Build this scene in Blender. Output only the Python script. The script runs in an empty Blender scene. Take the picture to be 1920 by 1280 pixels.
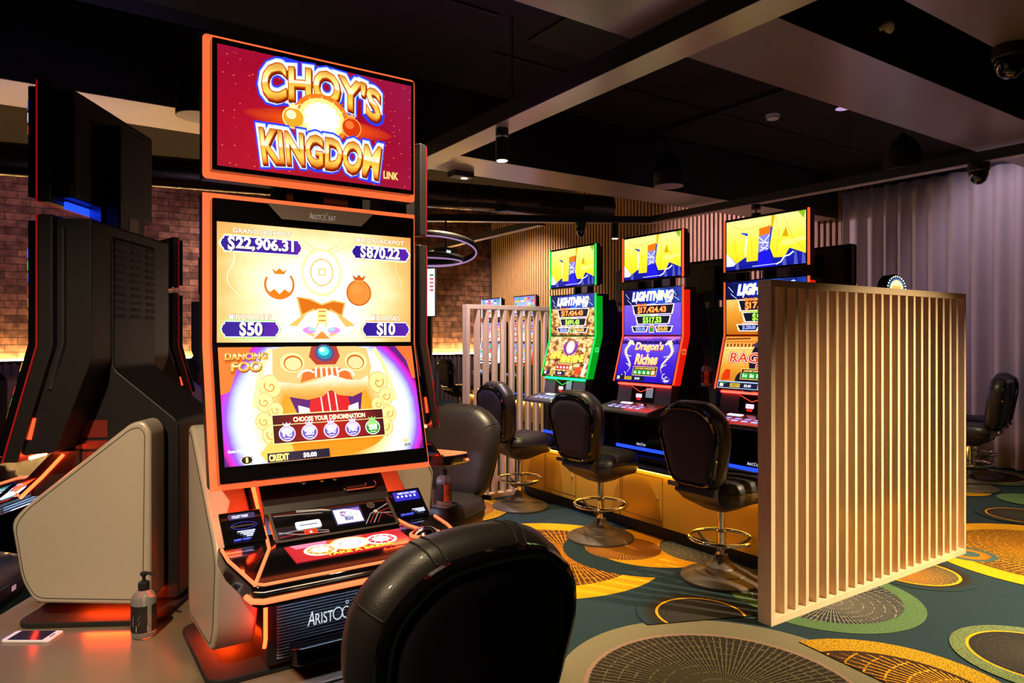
import bpy, bmesh, math, random
from mathutils import Vector, Matrix
PI = math.pi
R = math.radians
random.seed(4)
S = bpy.context.scene
COL = S.collection

# ------------------------------------------------------------------ camera, world, light, exposure
cam_d = bpy.data.cameras.new('camera')
cam = bpy.data.objects.new('camera', cam_d)
COL.objects.link(cam)
cam.location = (0, 0, 1.5)
cam.rotation_euler = (R(90), 0, R(-34))
cam_d.sensor_width = 36
cam_d.lens = 36 * 1304 / 1920
cam_d.shift_y = -8 / 1920
cam_d.clip_start = 0.05
S.camera = cam
S.view_settings.view_transform = 'Standard'
S.view_settings.look = 'None'
S.view_settings.gamma = 1
S.view_settings.use_curve_mapping = False
S.view_settings.exposure = 0.0
S.cycles.use_denoising = True
S.cycles.max_bounces = 6
S.cycles.sample_clamp_indirect = 4

W = bpy.data.worlds.new('world')
S.world = W
W.use_nodes = True
W.node_tree.nodes['Background'].inputs[0].default_value = (0.6, 0.42, 0.55, 1)
W.node_tree.nodes['Background'].inputs[1].default_value = 0.018

WARM = (1.0, 0.74, 0.44)
def spot(loc, to, power, size=70, blend=0.7, col=WARM, rad=0.05):
    l = bpy.data.lights.new('fixture_or_added_spot', 'SPOT')
    l.energy = power
    l.color = col
    l.spot_size = R(size)
    l.spot_blend = blend
    l.shadow_soft_size = rad
    o = bpy.data.objects.new('fixture_or_added_spot', l)
    COL.objects.link(o)
    o.location = loc
    o.rotation_euler = (Vector(to) - Vector(loc)).to_track_quat('-Z', 'Y').to_euler()
    return o
# spots at modelled fixtures, and unseen ones added for brightness: (place, aim, watt, cone)
spot((2.73, 4.18, 2.75), (2.95, 4.1, 0), 260, 66)
spot((2.3, 1.0, 3.05), (2.3, 1.45, 0), 250, 52)
spot((-0.9, 0.5, 3.0), (0.05, 2.4, 0.4), 460, 58, 0.8)
spot((-1.15, 3.6, 2.7), (-0.75, 3.1, 0.6), 130, 60, col=(0.16, 0.22, 1.0))  # added blue fill, stands in for machine glow at the left edge
spot((5.0, -0.6, 3.05), (4.25, 2.2, 0.12), 1900, 52, 0.9, (1.0, 0.78, 0.5))
spot((4.6, 0.5, 3.05), (4.5, 1.0, 0), 260, 62)
spot((0.55, 1.0, 3.05), (0.75, 1.45, 0.8), 120, 75)
spot((1.5, 2.4, 3.0), (1.75, 3.3, 0.8), 620, 60)  # unseen spot added to brighten the tufted stool
spot((2.76, 4.9, 2.95), (3.5, 5.5, 1.0), 260, 80, col=(0.85, 0.68, 1.0))  # added lilac fill for the farther slatted screen, no fixture there
spot((6.7, 2.35, 2.75), (6.4, 1.9, 0), 280, 90)
spot((8.5, 2.6, 3.2), (9.0, 3.2, 0), 230, 48)
spot((6.69, 4.98, 2.7), (6.3, 5.0, 0), 150, 90)
spot((3.4, 5.94, 3.0), (3.4, 6.1, 0), 220, 90)
spot((7.6, 12.0, 3.5), (9.2, 12.6, 1.6), 520, 120, col=(1.0, 0.76, 0.58))  # unseen wash added to brighten the ribbed wall
spot((7.4, 8.0, 3.2), (9.2, 7.4, 2.4), 250, 120, col=(0.92, 0.62, 0.80))  # second added wash on the ribbed wall, tinted mauve
spot((7.9, 3.4, 3.5), (9.1, 3.0, 2.4), 36, 120, col=(0.86, 0.66, 1.0))  # added violet fill on the upper curtain
spot((3.0, 12.8, 3.5), (3.5, 14.5, 2.2), 190, 130, col=(1.0, 0.68, 0.62))  # added pinkish wash on the brick wall
spot((0.4, 11.5, 3.5), (0.3, 14.5, 2.0), 150, 130, col=(0.95, 0.5, 0.7))  # added rose wash on the left bricks
spot((0.9, 5.9, 1.9), (0.85, 5.7, 3.1), 16, 76, col=(1.0, 0.74, 0.5))  # added upward warm wash on the second cross beam, no lamp there
spot((-0.05, 5.3, 2.1), (0.05, 5.7, 3.1), 26, 80, col=(0.5, 0.42, 1.0))  # added upward violet wash on the same beam, no lamp there
spot((2.0, 3.4, 1.9), (2.1, 3.5, 3.7), 26, 80, col=(0.75, 0.2, 0.7))  # added upward wash imitating screen glow on the ceiling

# ------------------------------------------------------------------ materials
MATS = {}
def lin(c):
    return tuple(((v / 255) / 12.92 if v / 255 <= 0.04045 else (((v / 255) + 0.055) / 1.055) ** 2.4) for v in c)
def newmat(name):
    m = bpy.data.materials.new(name)
    m.use_nodes = True
    MATS[name] = m
    return m, m.node_tree.nodes, m.node_tree.links, m.node_tree.nodes['Principled BSDF']
def pbr(name, rgb, rough=0.5, metal=0.0, noise=0.0, nscale=60, bump=0.0, coat=0.0, aniso=0.0, spec=None, sheen=0):
    if name in MATS: return MATS[name]
    m, N, L, b = newmat(name)
    c = lin(rgb)
    b.inputs['Base Color'].default_value = (*c, 1)
    b.inputs['Roughness'].default_value = rough
    b.inputs['Metallic'].default_value = metal
    b.inputs['Coat Weight'].default_value = coat
    if spec is not None: b.inputs['Specular IOR Level'].default_value = spec
    if aniso: b.inputs['Anisotropic'].default_value = aniso
    if noise or bump:
        tc = N.new('ShaderNodeTexCoord'); nz = N.new('ShaderNodeTexNoise')
        nz.inputs['Scale'].default_value = nscale
        nz.inputs['Detail'].default_value = 4
        L.new(tc.outputs['Object'], nz.inputs['Vector'])
        if noise:
            mx = N.new('ShaderNodeMix'); mx.data_type = 'RGBA'
            mx.inputs[6].default_value = (*[v * (1 - noise) for v in c], 1)
            mx.inputs[7].default_value = (*[min(1, v * (1 + noise)) for v in c], 1)
            L.new(nz.outputs['Fac'], mx.inputs[0]); L.new(mx.outputs[2], b.inputs['Base Color'])
        if bump:
            bp = N.new('ShaderNodeBump'); bp.inputs['Strength'].default_value = bump
            bp.inputs['Distance'].default_value = 0.002
            L.new(nz.outputs['Fac'], bp.inputs['Height']); L.new(bp.outputs[0], b.inputs['Normal'])
    return m
def em(name, rgb, s=1.0, quiet=True, gloss=False):
    """a lit surface (screen pixels, LED diffusers)"""
    if name in MATS: return MATS[name]
    m, N, L, b = newmat(name)
    c = lin(rgb)
    b.inputs['Base Color'].default_value = (0.02, 0.02, 0.02, 1) if gloss else (*[v * 0.3 for v in c], 1)
    b.inputs['Roughness'].default_value = 0.12 if gloss else 0.5
    b.inputs['Emission Color'].default_value = (*c, 1)
    b.inputs['Emission Strength'].default_value = s
    if quiet: m.cycles.emission_sampling = 'NONE'
    return m
def px(rgb, s=1.0):
    return em('pixel_%d_%d_%d_%d' % (*rgb, round(s * 10)), rgb, s)
def ramp(N, stops, interp='LINEAR'):
    r = N.new('ShaderNodeValToRGB'); cr = r.color_ramp; cr.interpolation = interp
    while len(cr.elements) > 1: cr.elements.remove(cr.elements[-1])
    cr.elements[0].position = stops[0][0]; cr.elements[0].color = (*lin(stops[0][1]), 1)
    for p, c in stops[1:]:
        e = cr.elements.new(p); e.color = (*lin(c), 1)
    return r
def math_n(N, L, op, a, b=None, c=None):
    n = N.new('ShaderNodeMath'); n.operation = op
    for i, v in enumerate((a, b, c)):
        if v is None: continue
        if isinstance(v, (int, float)): n.inputs[i].default_value = v
        else: L.new(v, n.inputs[i])
    return n.outputs[0]
def screen_mat(name, stops, center=(0.5, 0.5), scale=(1, 1), mode='radial', noise=0.1, nscale=6, strength=1.2, sparkle=None):
    """a lit display picture made of one soft colour ramp over the screen's own UV"""
    if name in MATS: return MATS[name]
    m, N, L, b = newmat(name)
    uv = N.new('ShaderNodeUVMap')
    sx = N.new('ShaderNodeSeparateXYZ'); L.new(uv.outputs[0], sx.inputs[0])
    x = math_n(N, L, 'MULTIPLY', math_n(N, L, 'SUBTRACT', sx.outputs[0], center[0]), scale[0])
    y = math_n(N, L, 'MULTIPLY', math_n(N, L, 'SUBTRACT', sx.outputs[1], center[1]), scale[1])
    if mode == 'radial':
        f = math_n(N, L, 'SQRT', math_n(N, L, 'ADD', math_n(N, L, 'MULTIPLY', x, x), math_n(N, L, 'MULTIPLY', y, y)))
    elif mode == 'x': f = math_n(N, L, 'ADD', x, 0.5)
    else: f = math_n(N, L, 'ADD', y, 0.5)
    nz = N.new('ShaderNodeTexNoise'); nz.inputs['Scale'].default_value = nscale; nz.inputs['Detail'].default_value = 5
    L.new(uv.outputs[0], nz.inputs['Vector'])
    f = math_n(N, L, 'ADD', f, math_n(N, L, 'MULTIPLY', math_n(N, L, 'SUBTRACT', nz.outputs['Fac'], 0.5), noise * 2))
    r = ramp(N, stops); L.new(f, r.inputs[0])
    out = r.outputs[0]
    if sparkle:
        vz = N.new('ShaderNodeTexVoronoi'); vz.inputs['Scale'].default_value = sparkle[0]
        L.new(uv.outputs[0], vz.inputs['Vector'])
        k = math_n(N, L, 'LESS_THAN', vz.outputs['Distance'], sparkle[1])
        sc = N.new('ShaderNodeSeparateXYZ'); L.new(vz.outputs['Color'], sc.inputs[0])
        k = math_n(N, L, 'MULTIPLY', k, math_n(N, L, 'GREATER_THAN', sc.outputs[0], 0.45))
        mx = N.new('ShaderNodeMix'); mx.data_type = 'RGBA'
        mx.inputs[7].default_value = (*lin(sparkle[2]), 1)
        L.new(k, mx.inputs[0]); L.new(out, mx.inputs[6]); out = mx.outputs[2]
    b.inputs['Base Color'].default_value = (0.02, 0.02, 0.02, 1)
    b.inputs['Roughness'].default_value = 0.12
    L.new(out, b.inputs['Emission Color'])
    b.inputs['Emission Strength'].default_value = strength
    return m

M = dict(
    black=pbr('black_plastic', (22, 20, 22), 0.42),
    gloss=pbr('black_gloss', (10, 9, 11), 0.08, coat=0.5),
    dark=pbr('charcoal_metal', (28, 26, 29), 0.45, 0.3),
    darkgrey=pbr('graphite_trim', (84, 78, 74), 0.4, 0.5),
    pod=pbr('silver_paint', (182, 172, 160), 0.38, 0.25, noise=0.06, nscale=400),
    chrome=pbr('chrome', (225, 222, 220), 0.09, 1.0),
    steel=pbr('brushed_steel', (150, 150, 155), 0.3, 1.0),
    leather=pbr('black_leather', (36, 32, 31), 0.42, bump=0.25, nscale=260, coat=0.05),
    seam=pbr('leather_seam', (12, 11, 11), 0.7),
    shell=pbr('chair_shell', (20, 18, 24), 0.65),
    shellfab=pbr('chair_back_fabric', (36, 29, 50), 0.85, noise=0.2, nscale=500),
    chairbase=pbr('cast_base', (84, 74, 66), 0.5, 0.3, noise=0.08, nscale=80),
    white=pbr('white_plastic', (225, 222, 225), 0.4),
    paper=pbr('paper_label', (210, 205, 205), 0.6),
    ceil=pbr('ceiling_paint', (24, 20, 22), 0.85, noise=0.15, nscale=8),
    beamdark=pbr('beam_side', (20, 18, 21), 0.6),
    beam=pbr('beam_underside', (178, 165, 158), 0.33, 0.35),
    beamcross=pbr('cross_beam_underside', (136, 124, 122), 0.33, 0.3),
    duct=pbr('galvanised_duct', (104, 98, 100), 0.26, 0.9),
    podium=pbr('podium_laminate', (122, 108, 88), 0.24, 0.15, noise=0.05, nscale=300),
    kick=pbr('dark_kickboard', (20, 17, 16), 0.5),
    orange_label=pbr('orange_label', (235, 110, 60), 0.5),
    ink=pbr('printed_ink', (18, 17, 18), 0.6),
)
M['glass'] = None
m, N, L, b = newmat('clear_plastic')
b.inputs['Base Color'].default_value = (0.95, 0.93, 0.92, 1)
b.inputs['Transmission Weight'].default_value = 0.85
b.inputs['Roughness'].default_value = 0.05
b.inputs['IOR'].default_value = 1.25
M['glass'] = m
m, N, L, b = newmat('gold_laminate')           # brushed gold sheet metal
b.inputs['Base Color'].default_value = (*lin((230, 186, 70)), 1)
b.inputs['Metallic'].default_value = 0.6
b.inputs['Roughness'].default_value = 0.36
tc = N.new('ShaderNodeTexCoord'); mp = N.new('ShaderNodeMapping'); nz = N.new('ShaderNodeTexNoise')
mp.inputs['Scale'].default_value = (4, 4, 400)
nz.inputs['Scale'].default_value = 3
L.new(tc.outputs['Object'], mp.inputs[0]); L.new(mp.outputs[0], nz.inputs['Vector'])
mr = N.new('ShaderNodeMapRange'); mr.inputs[3].default_value = 0.3; mr.inputs[4].default_value = 0.44
L.new(nz.outputs['Fac'], mr.inputs[0]); L.new(mr.outputs[0], b.inputs['Roughness'])
M['gold'] = m
def wood(name, c1, c2, rough=0.5):
    m, N, L, b = newmat(name)
    tc = N.new('ShaderNodeTexCoord'); mp = N.new('ShaderNodeMapping'); nz = N.new('ShaderNodeTexNoise')
    mp.inputs['Scale'].default_value = (60, 60, 3)
    nz.inputs['Scale'].default_value = 2; nz.inputs['Detail'].default_value = 6
    L.new(tc.outputs['Object'], mp.inputs[0]); L.new(mp.outputs[0], nz.inputs['Vector'])
    r = ramp(N, [(0.3, c1), (0.7, c2)]); L.new(nz.outputs['Fac'], r.inputs[0])
    L.new(r.outputs[0], b.inputs['Base Color']); b.inputs['Roughness'].default_value = rough
    return m
M['wood'] = wood('pale_oak', (206, 176, 138), (228, 200, 162))
M['rib'] = wood('ribbed_oak', (150, 116, 84), (186, 148, 108))
M['ribdark'] = wood('stained_rib', (62, 52, 62), (78, 66, 78))
# bricks
m, N, L, b = newmat('old_brick')
tc = N.new('ShaderNodeTexCoord'); sp = N.new('ShaderNodeSeparateXYZ'); cb = N.new('ShaderNodeCombineXYZ')
L.new(tc.outputs['Object'], sp.inputs[0]); L.new(sp.outputs[0], cb.inputs[0]); L.new(sp.outputs[2], cb.inputs[1])
bk = N.new('ShaderNodeTexBrick')
bk.inputs['Scale'].default_value = 1
bk.inputs['Brick Width'].default_value = 0.36; bk.inputs['Row Height'].default_value = 0.125
bk.inputs['Mortar Size'].default_value = 0.008; bk.inputs['Mortar Smooth'].default_value = 0.3
bk.inputs['Color1'].default_value = (*lin((172, 128, 108)), 1); bk.inputs['Color2'].default_value = (*lin((110, 78, 68)), 1)
bk.inputs['Mortar'].default_value = (*lin((86, 66, 58)), 1); bk.inputs['Bias'].default_value = -0.1
L.new(cb.outputs[0], bk.inputs['Vector'])
nz = N.new('ShaderNodeTexNoise'); nz.inputs['Scale'].default_value = 7; nz.inputs['Detail'].default_value = 6
L.new(tc.outputs['Object'], nz.inputs['Vector'])
mx = N.new('ShaderNodeMix'); mx.data_type = 'RGBA'; mx.blend_type = 'MULTIPLY'; mx.inputs[0].default_value = 0.8
r = ramp(N, [(0.35, (120, 112, 108)), (0.65, (255, 246, 236))]); L.new(nz.outputs['Fac'], r.inputs[0])
L.new(bk.outputs['Color'], mx.inputs[6]); L.new(r.outputs[0], mx.inputs[7]); L.new(mx.outputs[2], b.inputs['Base Color'])
bp = N.new('ShaderNodeBump'); bp.inputs['Strength'].default_value = 0.7; bp.inputs['Distance'].default_value = 0.02
inv = math_n(N, L, 'SUBTRACT', 1.0, bk.outputs['Fac']); L.new(inv, bp.inputs['Height']); L.new(bp.outputs[0], b.inputs['Normal'])
b.inputs['Roughness'].default_value = 0.9
M['brick'] = m
# curtain fabric
m, N, L, b = newmat('curtain_linen')
b.inputs['Base Color'].default_value = (*lin((196, 184, 176)), 1); b.inputs['Roughness'].default_value = 0.9
b.inputs['Sheen Weight'].default_value = 0.2
M['curtain'] = m
# carpet
def carpet(name, rgb, amt=0.35, sc=260, rgb2=None):
    if name in MATS: return MATS[name]
    m, N, L, b = newmat(name)
    tc = N.new('ShaderNodeTexCoord'); nz = N.new('ShaderNodeTexNoise')
    nz.inputs['Scale'].default_value = sc; nz.inputs['Detail'].default_value = 3
    L.new(tc.outputs['Object'], nz.inputs['Vector'])
    d = rgb2 or tuple(v * (1 - amt) for v in rgb)
    r = ramp(N, [(0.4, d), (0.6, rgb)]); L.new(nz.outputs['Fac'], r.inputs[0])
    L.new(r.outputs[0], b.inputs['Base Color'])
    b.inputs['Roughness'].default_value = 1; b.inputs['Specular IOR Level'].default_value = 0.1
    bp = N.new('ShaderNodeBump'); bp.inputs['Strength'].default_value = 0.4; bp.inputs['Distance'].default_value = 0.003
    L.new(nz.outputs['Fac'], bp.inputs['Height']); L.new(bp.outputs[0], b.inputs['Normal'])
    return m
def radial(name, line, ground, n=70, w=0.2, rings=9.0, jj=0.035):
    """carpet motif: spokes and broken rings woven about the disc's middle"""
    if name in MATS: return MATS[name]
    m, N, L, b = newmat(name)
    uv = N.new('ShaderNodeUVMap'); sx = N.new('ShaderNodeSeparateXYZ'); L.new(uv.outputs[0], sx.inputs[0])
    nz = N.new('ShaderNodeTexNoise'); nz.inputs['Scale'].default_value = 26; L.new(uv.outputs[0], nz.inputs['Vector'])
    jit = math_n(N, L, 'MULTIPLY', math_n(N, L, 'SUBTRACT', nz.outputs['Fac'], 0.5), jj)
    x, y = sx.outputs[0], sx.outputs[1]
    th = math_n(N, L, 'ADD', math_n(N, L, 'ARCTAN2', y, x), jit)
    rr = math_n(N, L, 'SQRT', math_n(N, L, 'ADD', math_n(N, L, 'MULTIPLY', x, x), math_n(N, L, 'MULTIPLY', y, y)))
    a = math_n(N, L, 'PINGPONG', math_n(N, L, 'MULTIPLY', th, n / (2 * PI)), 0.5)
    wide = math_n(N, L, 'ADD', w * 0.5, math_n(N, L, 'MULTIPLY', math_n(N, L, 'SUBTRACT', 1.0, rr), w * 1.3))
    k1 = math_n(N, L, 'LESS_THAN', a, wide)
    g = math_n(N, L, 'PINGPONG', math_n(N, L, 'MULTIPLY', math_n(N, L, 'ADD', rr, jit), rings), 0.5)
    k2 = math_n(N, L, 'MULTIPLY', math_n(N, L, 'LESS_THAN', g, 0.055), math_n(N, L, 'GREATER_THAN', nz.outputs['Fac'], 0.5))
    k = math_n(N, L, 'MAXIMUM', k1, k2)
    mx = N.new('ShaderNodeMix'); mx.data_type = 'RGBA'
    mx.inputs[6].default_value = (*lin(ground), 1); mx.inputs[7].default_value = (*lin(line), 1)
    L.new(k, mx.inputs[0]); out = mx.outputs[2]
    L.new(out, b.inputs['Base Color']); b.inputs['Roughness'].default_value = 1
    b.inputs['Specular IOR Level'].default_value = 0.1
    return m

def fringe(name, rgb, base):
    """dark fleck border that thins out towards its rim"""
    m, N, L, b = newmat(name)
    uv = N.new('ShaderNodeUVMap'); ln = N.new('ShaderNodeVectorMath'); ln.operation = 'LENGTH'; L.new(uv.outputs[0], ln.inputs[0])
    nz = N.new('ShaderNodeTexNoise'); nz.inputs['Scale'].default_value = 60; nz.inputs['Detail'].default_value = 2; L.new(uv.outputs[0], nz.inputs['Vector'])
    t_ = math_n(N, L, 'ADD', 0.36, math_n(N, L, 'MULTIPLY', math_n(N, L, 'SUBTRACT', ln.outputs['Value'], 0.72), 1.1))
    k = math_n(N, L, 'GREATER_THAN', nz.outputs['Fac'], t_)
    mx = N.new('ShaderNodeMix'); mx.data_type = 'RGBA'
    mx.inputs[6].default_value = (*lin(base), 1); mx.inputs[7].default_value = (*lin(rgb), 1)
    L.new(k, mx.inputs[0]); L.new(mx.outputs[2], b.inputs['Base Color']); b.inputs['Roughness'].default_value = 1
    b.inputs['Specular IOR Level'].default_value = 0.1
    return m

# ------------------------------------------------------------------ mesh helpers
class MB:
    """collects shapes; build() links them as ONE mesh object"""
    def __init__(self): self.v = []; self.f = []; self.m = []
    def face(self, idx, mi=0): self.f.append(tuple(idx)); self.m.append(mi)
    def box(self, x0, x1, y0, y1, z0, z1, mi=0):
        n = len(self.v)
        for z in (z0, z1):
            self.v += [(x0, y0, z), (x1, y0, z), (x1, y1, z), (x0, y1, z)]
        for q in ((3, 2, 1, 0), (4, 5, 6, 7), (0, 1, 5, 4), (1, 2, 6, 5), (2, 3, 7, 6), (3, 0, 4, 7)):
            self.face([n + i for i in q], mi)
        return self
    def prism(self, poly, a0, a1, axis='x', mi=0):
        """poly in the plane across AXIS, extruded from a0 to a1"""
        n = len(self.v); k = len(poly)
        for a in (a0, a1):
            for p, q in poly:
                self.v.append((a, p, q) if axis == 'x' else (p, a, q) if axis == 'y' else (p, q, a))
        self.face([n + i for i in range(k)], mi); self.face([n + k + i for i in reversed(range(k))], mi)
        for i in range(k):
            j = (i + 1) % k
            self.face((n + i, n + k + i, n + k + j, n + j), mi)
        return self
    def quad(self, a, b, c, d, mi=0):
        n = len(self.v); self.v += [tuple(a), tuple(b), tuple(c), tuple(d)]; self.face((n, n + 1, n + 2, n + 3), mi); return self
    def slab(self, a, b, c, d, t, mi=0):
        """a quad a-b-c-d given thickness t along its normal"""
        a, b, c, d = map(Vector, (a, b, c, d)); nrm = (b - a).cross(d - a).normalized() * t
        n = len(self.v)
        self.v += [tuple(p) for p in (a, b, c, d)] + [tuple(p + nrm) for p in (a, b, c, d)]
        for q in ((3, 2, 1, 0), (4, 5, 6, 7), (0, 1, 5, 4), (1, 2, 6, 5), (2, 3, 7, 6), (3, 0, 4, 7)):
            self.face([n + i for i in q], mi)
        return self
    def lathe(self, prof, cx=0, cy=0, cz=0, seg=32, mi=0):
        n = len(self.v); k = len(prof)
        for r_, z in prof:
            for s in range(seg):
                a = 2 * PI * s / seg
                self.v.append((cx + r_ * math.cos(a), cy + r_ * math.sin(a), cz + z))
        for i in range(k - 1):
            for s in range(seg):
                t = (s + 1) % seg
                self.face((n + i * seg + s, n + i * seg + t, n + (i + 1) * seg + t, n + (i + 1) * seg + s), mi)
        if prof[0][0] > 1e-6: self.face([n + s for s in reversed(range(seg))], mi)
        if prof[-1][0] > 1e-6: self.face([n + (k - 1) * seg + s for s in range(seg)], mi)
        return self
    def tube(self, pts, r_, seg=10, closed=False, mi=0):
        P = [Vector(p) for p in pts]; n = len(self.v); k = len(P)
        up = None
        for i, p in enumerate(P):
            t = (P[(i + 1) % k] - P[i - 1]) if closed else (P[min(i + 1, k - 1)] - P[max(i - 1, 0)])
            t.normalize()
            if up is None:
                up = Vector((0, 0, 1)) if abs(t.z) < 0.9 else Vector((0, 1, 0))
            u = up - t * up.dot(t)
            if u.length < 1e-5: u = t.orthogonal()
            u.normalize(); w = t.cross(u); up = u
            rr = r_[i] if isinstance(r_, (list, tuple)) else r_
            for s in range(seg):
                a = 2 * PI * s / seg
                self.v.append(tuple(p + u * rr * math.cos(a) + w * rr * math.sin(a)))
        for i in range(k if closed else k - 1):
            j = (i + 1) % k
            for s in range(seg):
                t = (s + 1) % seg
                self.face((n + i * seg + s, n + i * seg + t, n + j * seg + t, n + j * seg + s), mi)
        if not closed:
            self.face([n + s for s in reversed(range(seg))], mi); self.face([n + (k - 1) * seg + s for s in range(seg)], mi)
        return self
    def loft(self, loops, mi=0, cap0=True, cap1=True):
        n = len(self.v); k = len(loops[0])
        for lp in loops: self.v += [tuple(p) for p in lp]
        for i in range(len(loops) - 1):
            for s in range(k):
                t = (s + 1) % k
                self.face((n + i * k + s, n + i * k + t, n + (i + 1) * k + t, n + (i + 1) * k + s), mi)
        if cap0: self.face([n + s for s in reversed(range(k))], mi)
        if cap1: self.face([n + (len(loops) - 1) * k + s for s in range(k)], mi)
        return self
    def build(self, name, mats, parent=None, bevel=0, smooth=35, seg=2):
        me = bpy.data.meshes.new(name)
        me.from_pydata(self.v, [], self.f)
        if not isinstance(mats, (list, tuple)): mats = [mats]
        for x in mats: me.materials.append(x)
        for p, mi in zip(me.polygons, self.m): p.material_index = mi
        bm = bmesh.new(); bm.from_mesh(me); bmesh.ops.recalc_face_normals(bm, faces=bm.faces); bm.to_mesh(me); bm.free()
        if smooth:
            for p in me.polygons: p.use_smooth = True
            me.set_sharp_from_angle(angle=R(smooth))
        o = bpy.data.objects.new(name, me); COL.objects.link(o)
        if parent: o.parent = parent
        if bevel:
            b_ = o.modifiers.new('bevel', 'BEVEL'); b_.width = bevel; b_.segments = seg; b_.limit_method = 'ANGLE'; b_.angle_limit = R(40)
            b_.harden_normals = True
        return o
def tag(o, label=None, cat=None, group=None, kind=None):
    if label: o['label'] = label
    if cat: o['category'] = cat
    if group: o['group'] = group
    if kind: o['kind'] = kind
    return o
def thing(name, label, cat, loc=(0, 0, 0), rz=0, group=None):
    o = bpy.data.objects.new(name, None); COL.objects.link(o)
    o.empty_display_size = 0.1
    o.location = loc; o.rotation_euler = (0, 0, rz)
    return tag(o, label, cat, group)
def copy_tree(o, parent=None):
    c = o.copy(); COL.objects.link(c)
    if parent: c.parent = parent
    for ch in list(o.children): copy_tree(ch, c)
    return c
def place(o, loc, rz, label, group=None):
    o.location = loc; o.rotation_euler = (0, 0, rz); o['label'] = label
    if group: o['group'] = group
    return o
def rrect(x0, x1, y0, y1, r_, n=5):
    P = []
    for cx, cy, a in ((x1 - r_, y1 - r_, 0), (x0 + r_, y1 - r_, 90), (x0 + r_, y0 + r_, 180), (x1 - r_, y0 + r_, 270)):
        for i in range(n + 1):
            t = R(a + 90 * i / n); P.append((cx + r_ * math.cos(t), cy + r_ * math.sin(t)))
    return P
def round_poly(poly, r_, n=4):
    P = []; k = len(poly)
    for i in range(k):
        a, b, c = Vector(poly[i - 1]), Vector(poly[i]), Vector(poly[(i + 1) % k])
        rr = min(r_, (a - b).length * 0.45, (c - b).length * 0.45)
        p, q = b + (a - b).normalized() * rr, b + (c - b).normalized() * rr
        for j in range(n + 1):
            t = j / n; P.append(tuple(p * (1 - t) ** 2 + b * 2 * t * (1 - t) + q * t * t))
    return P

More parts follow.
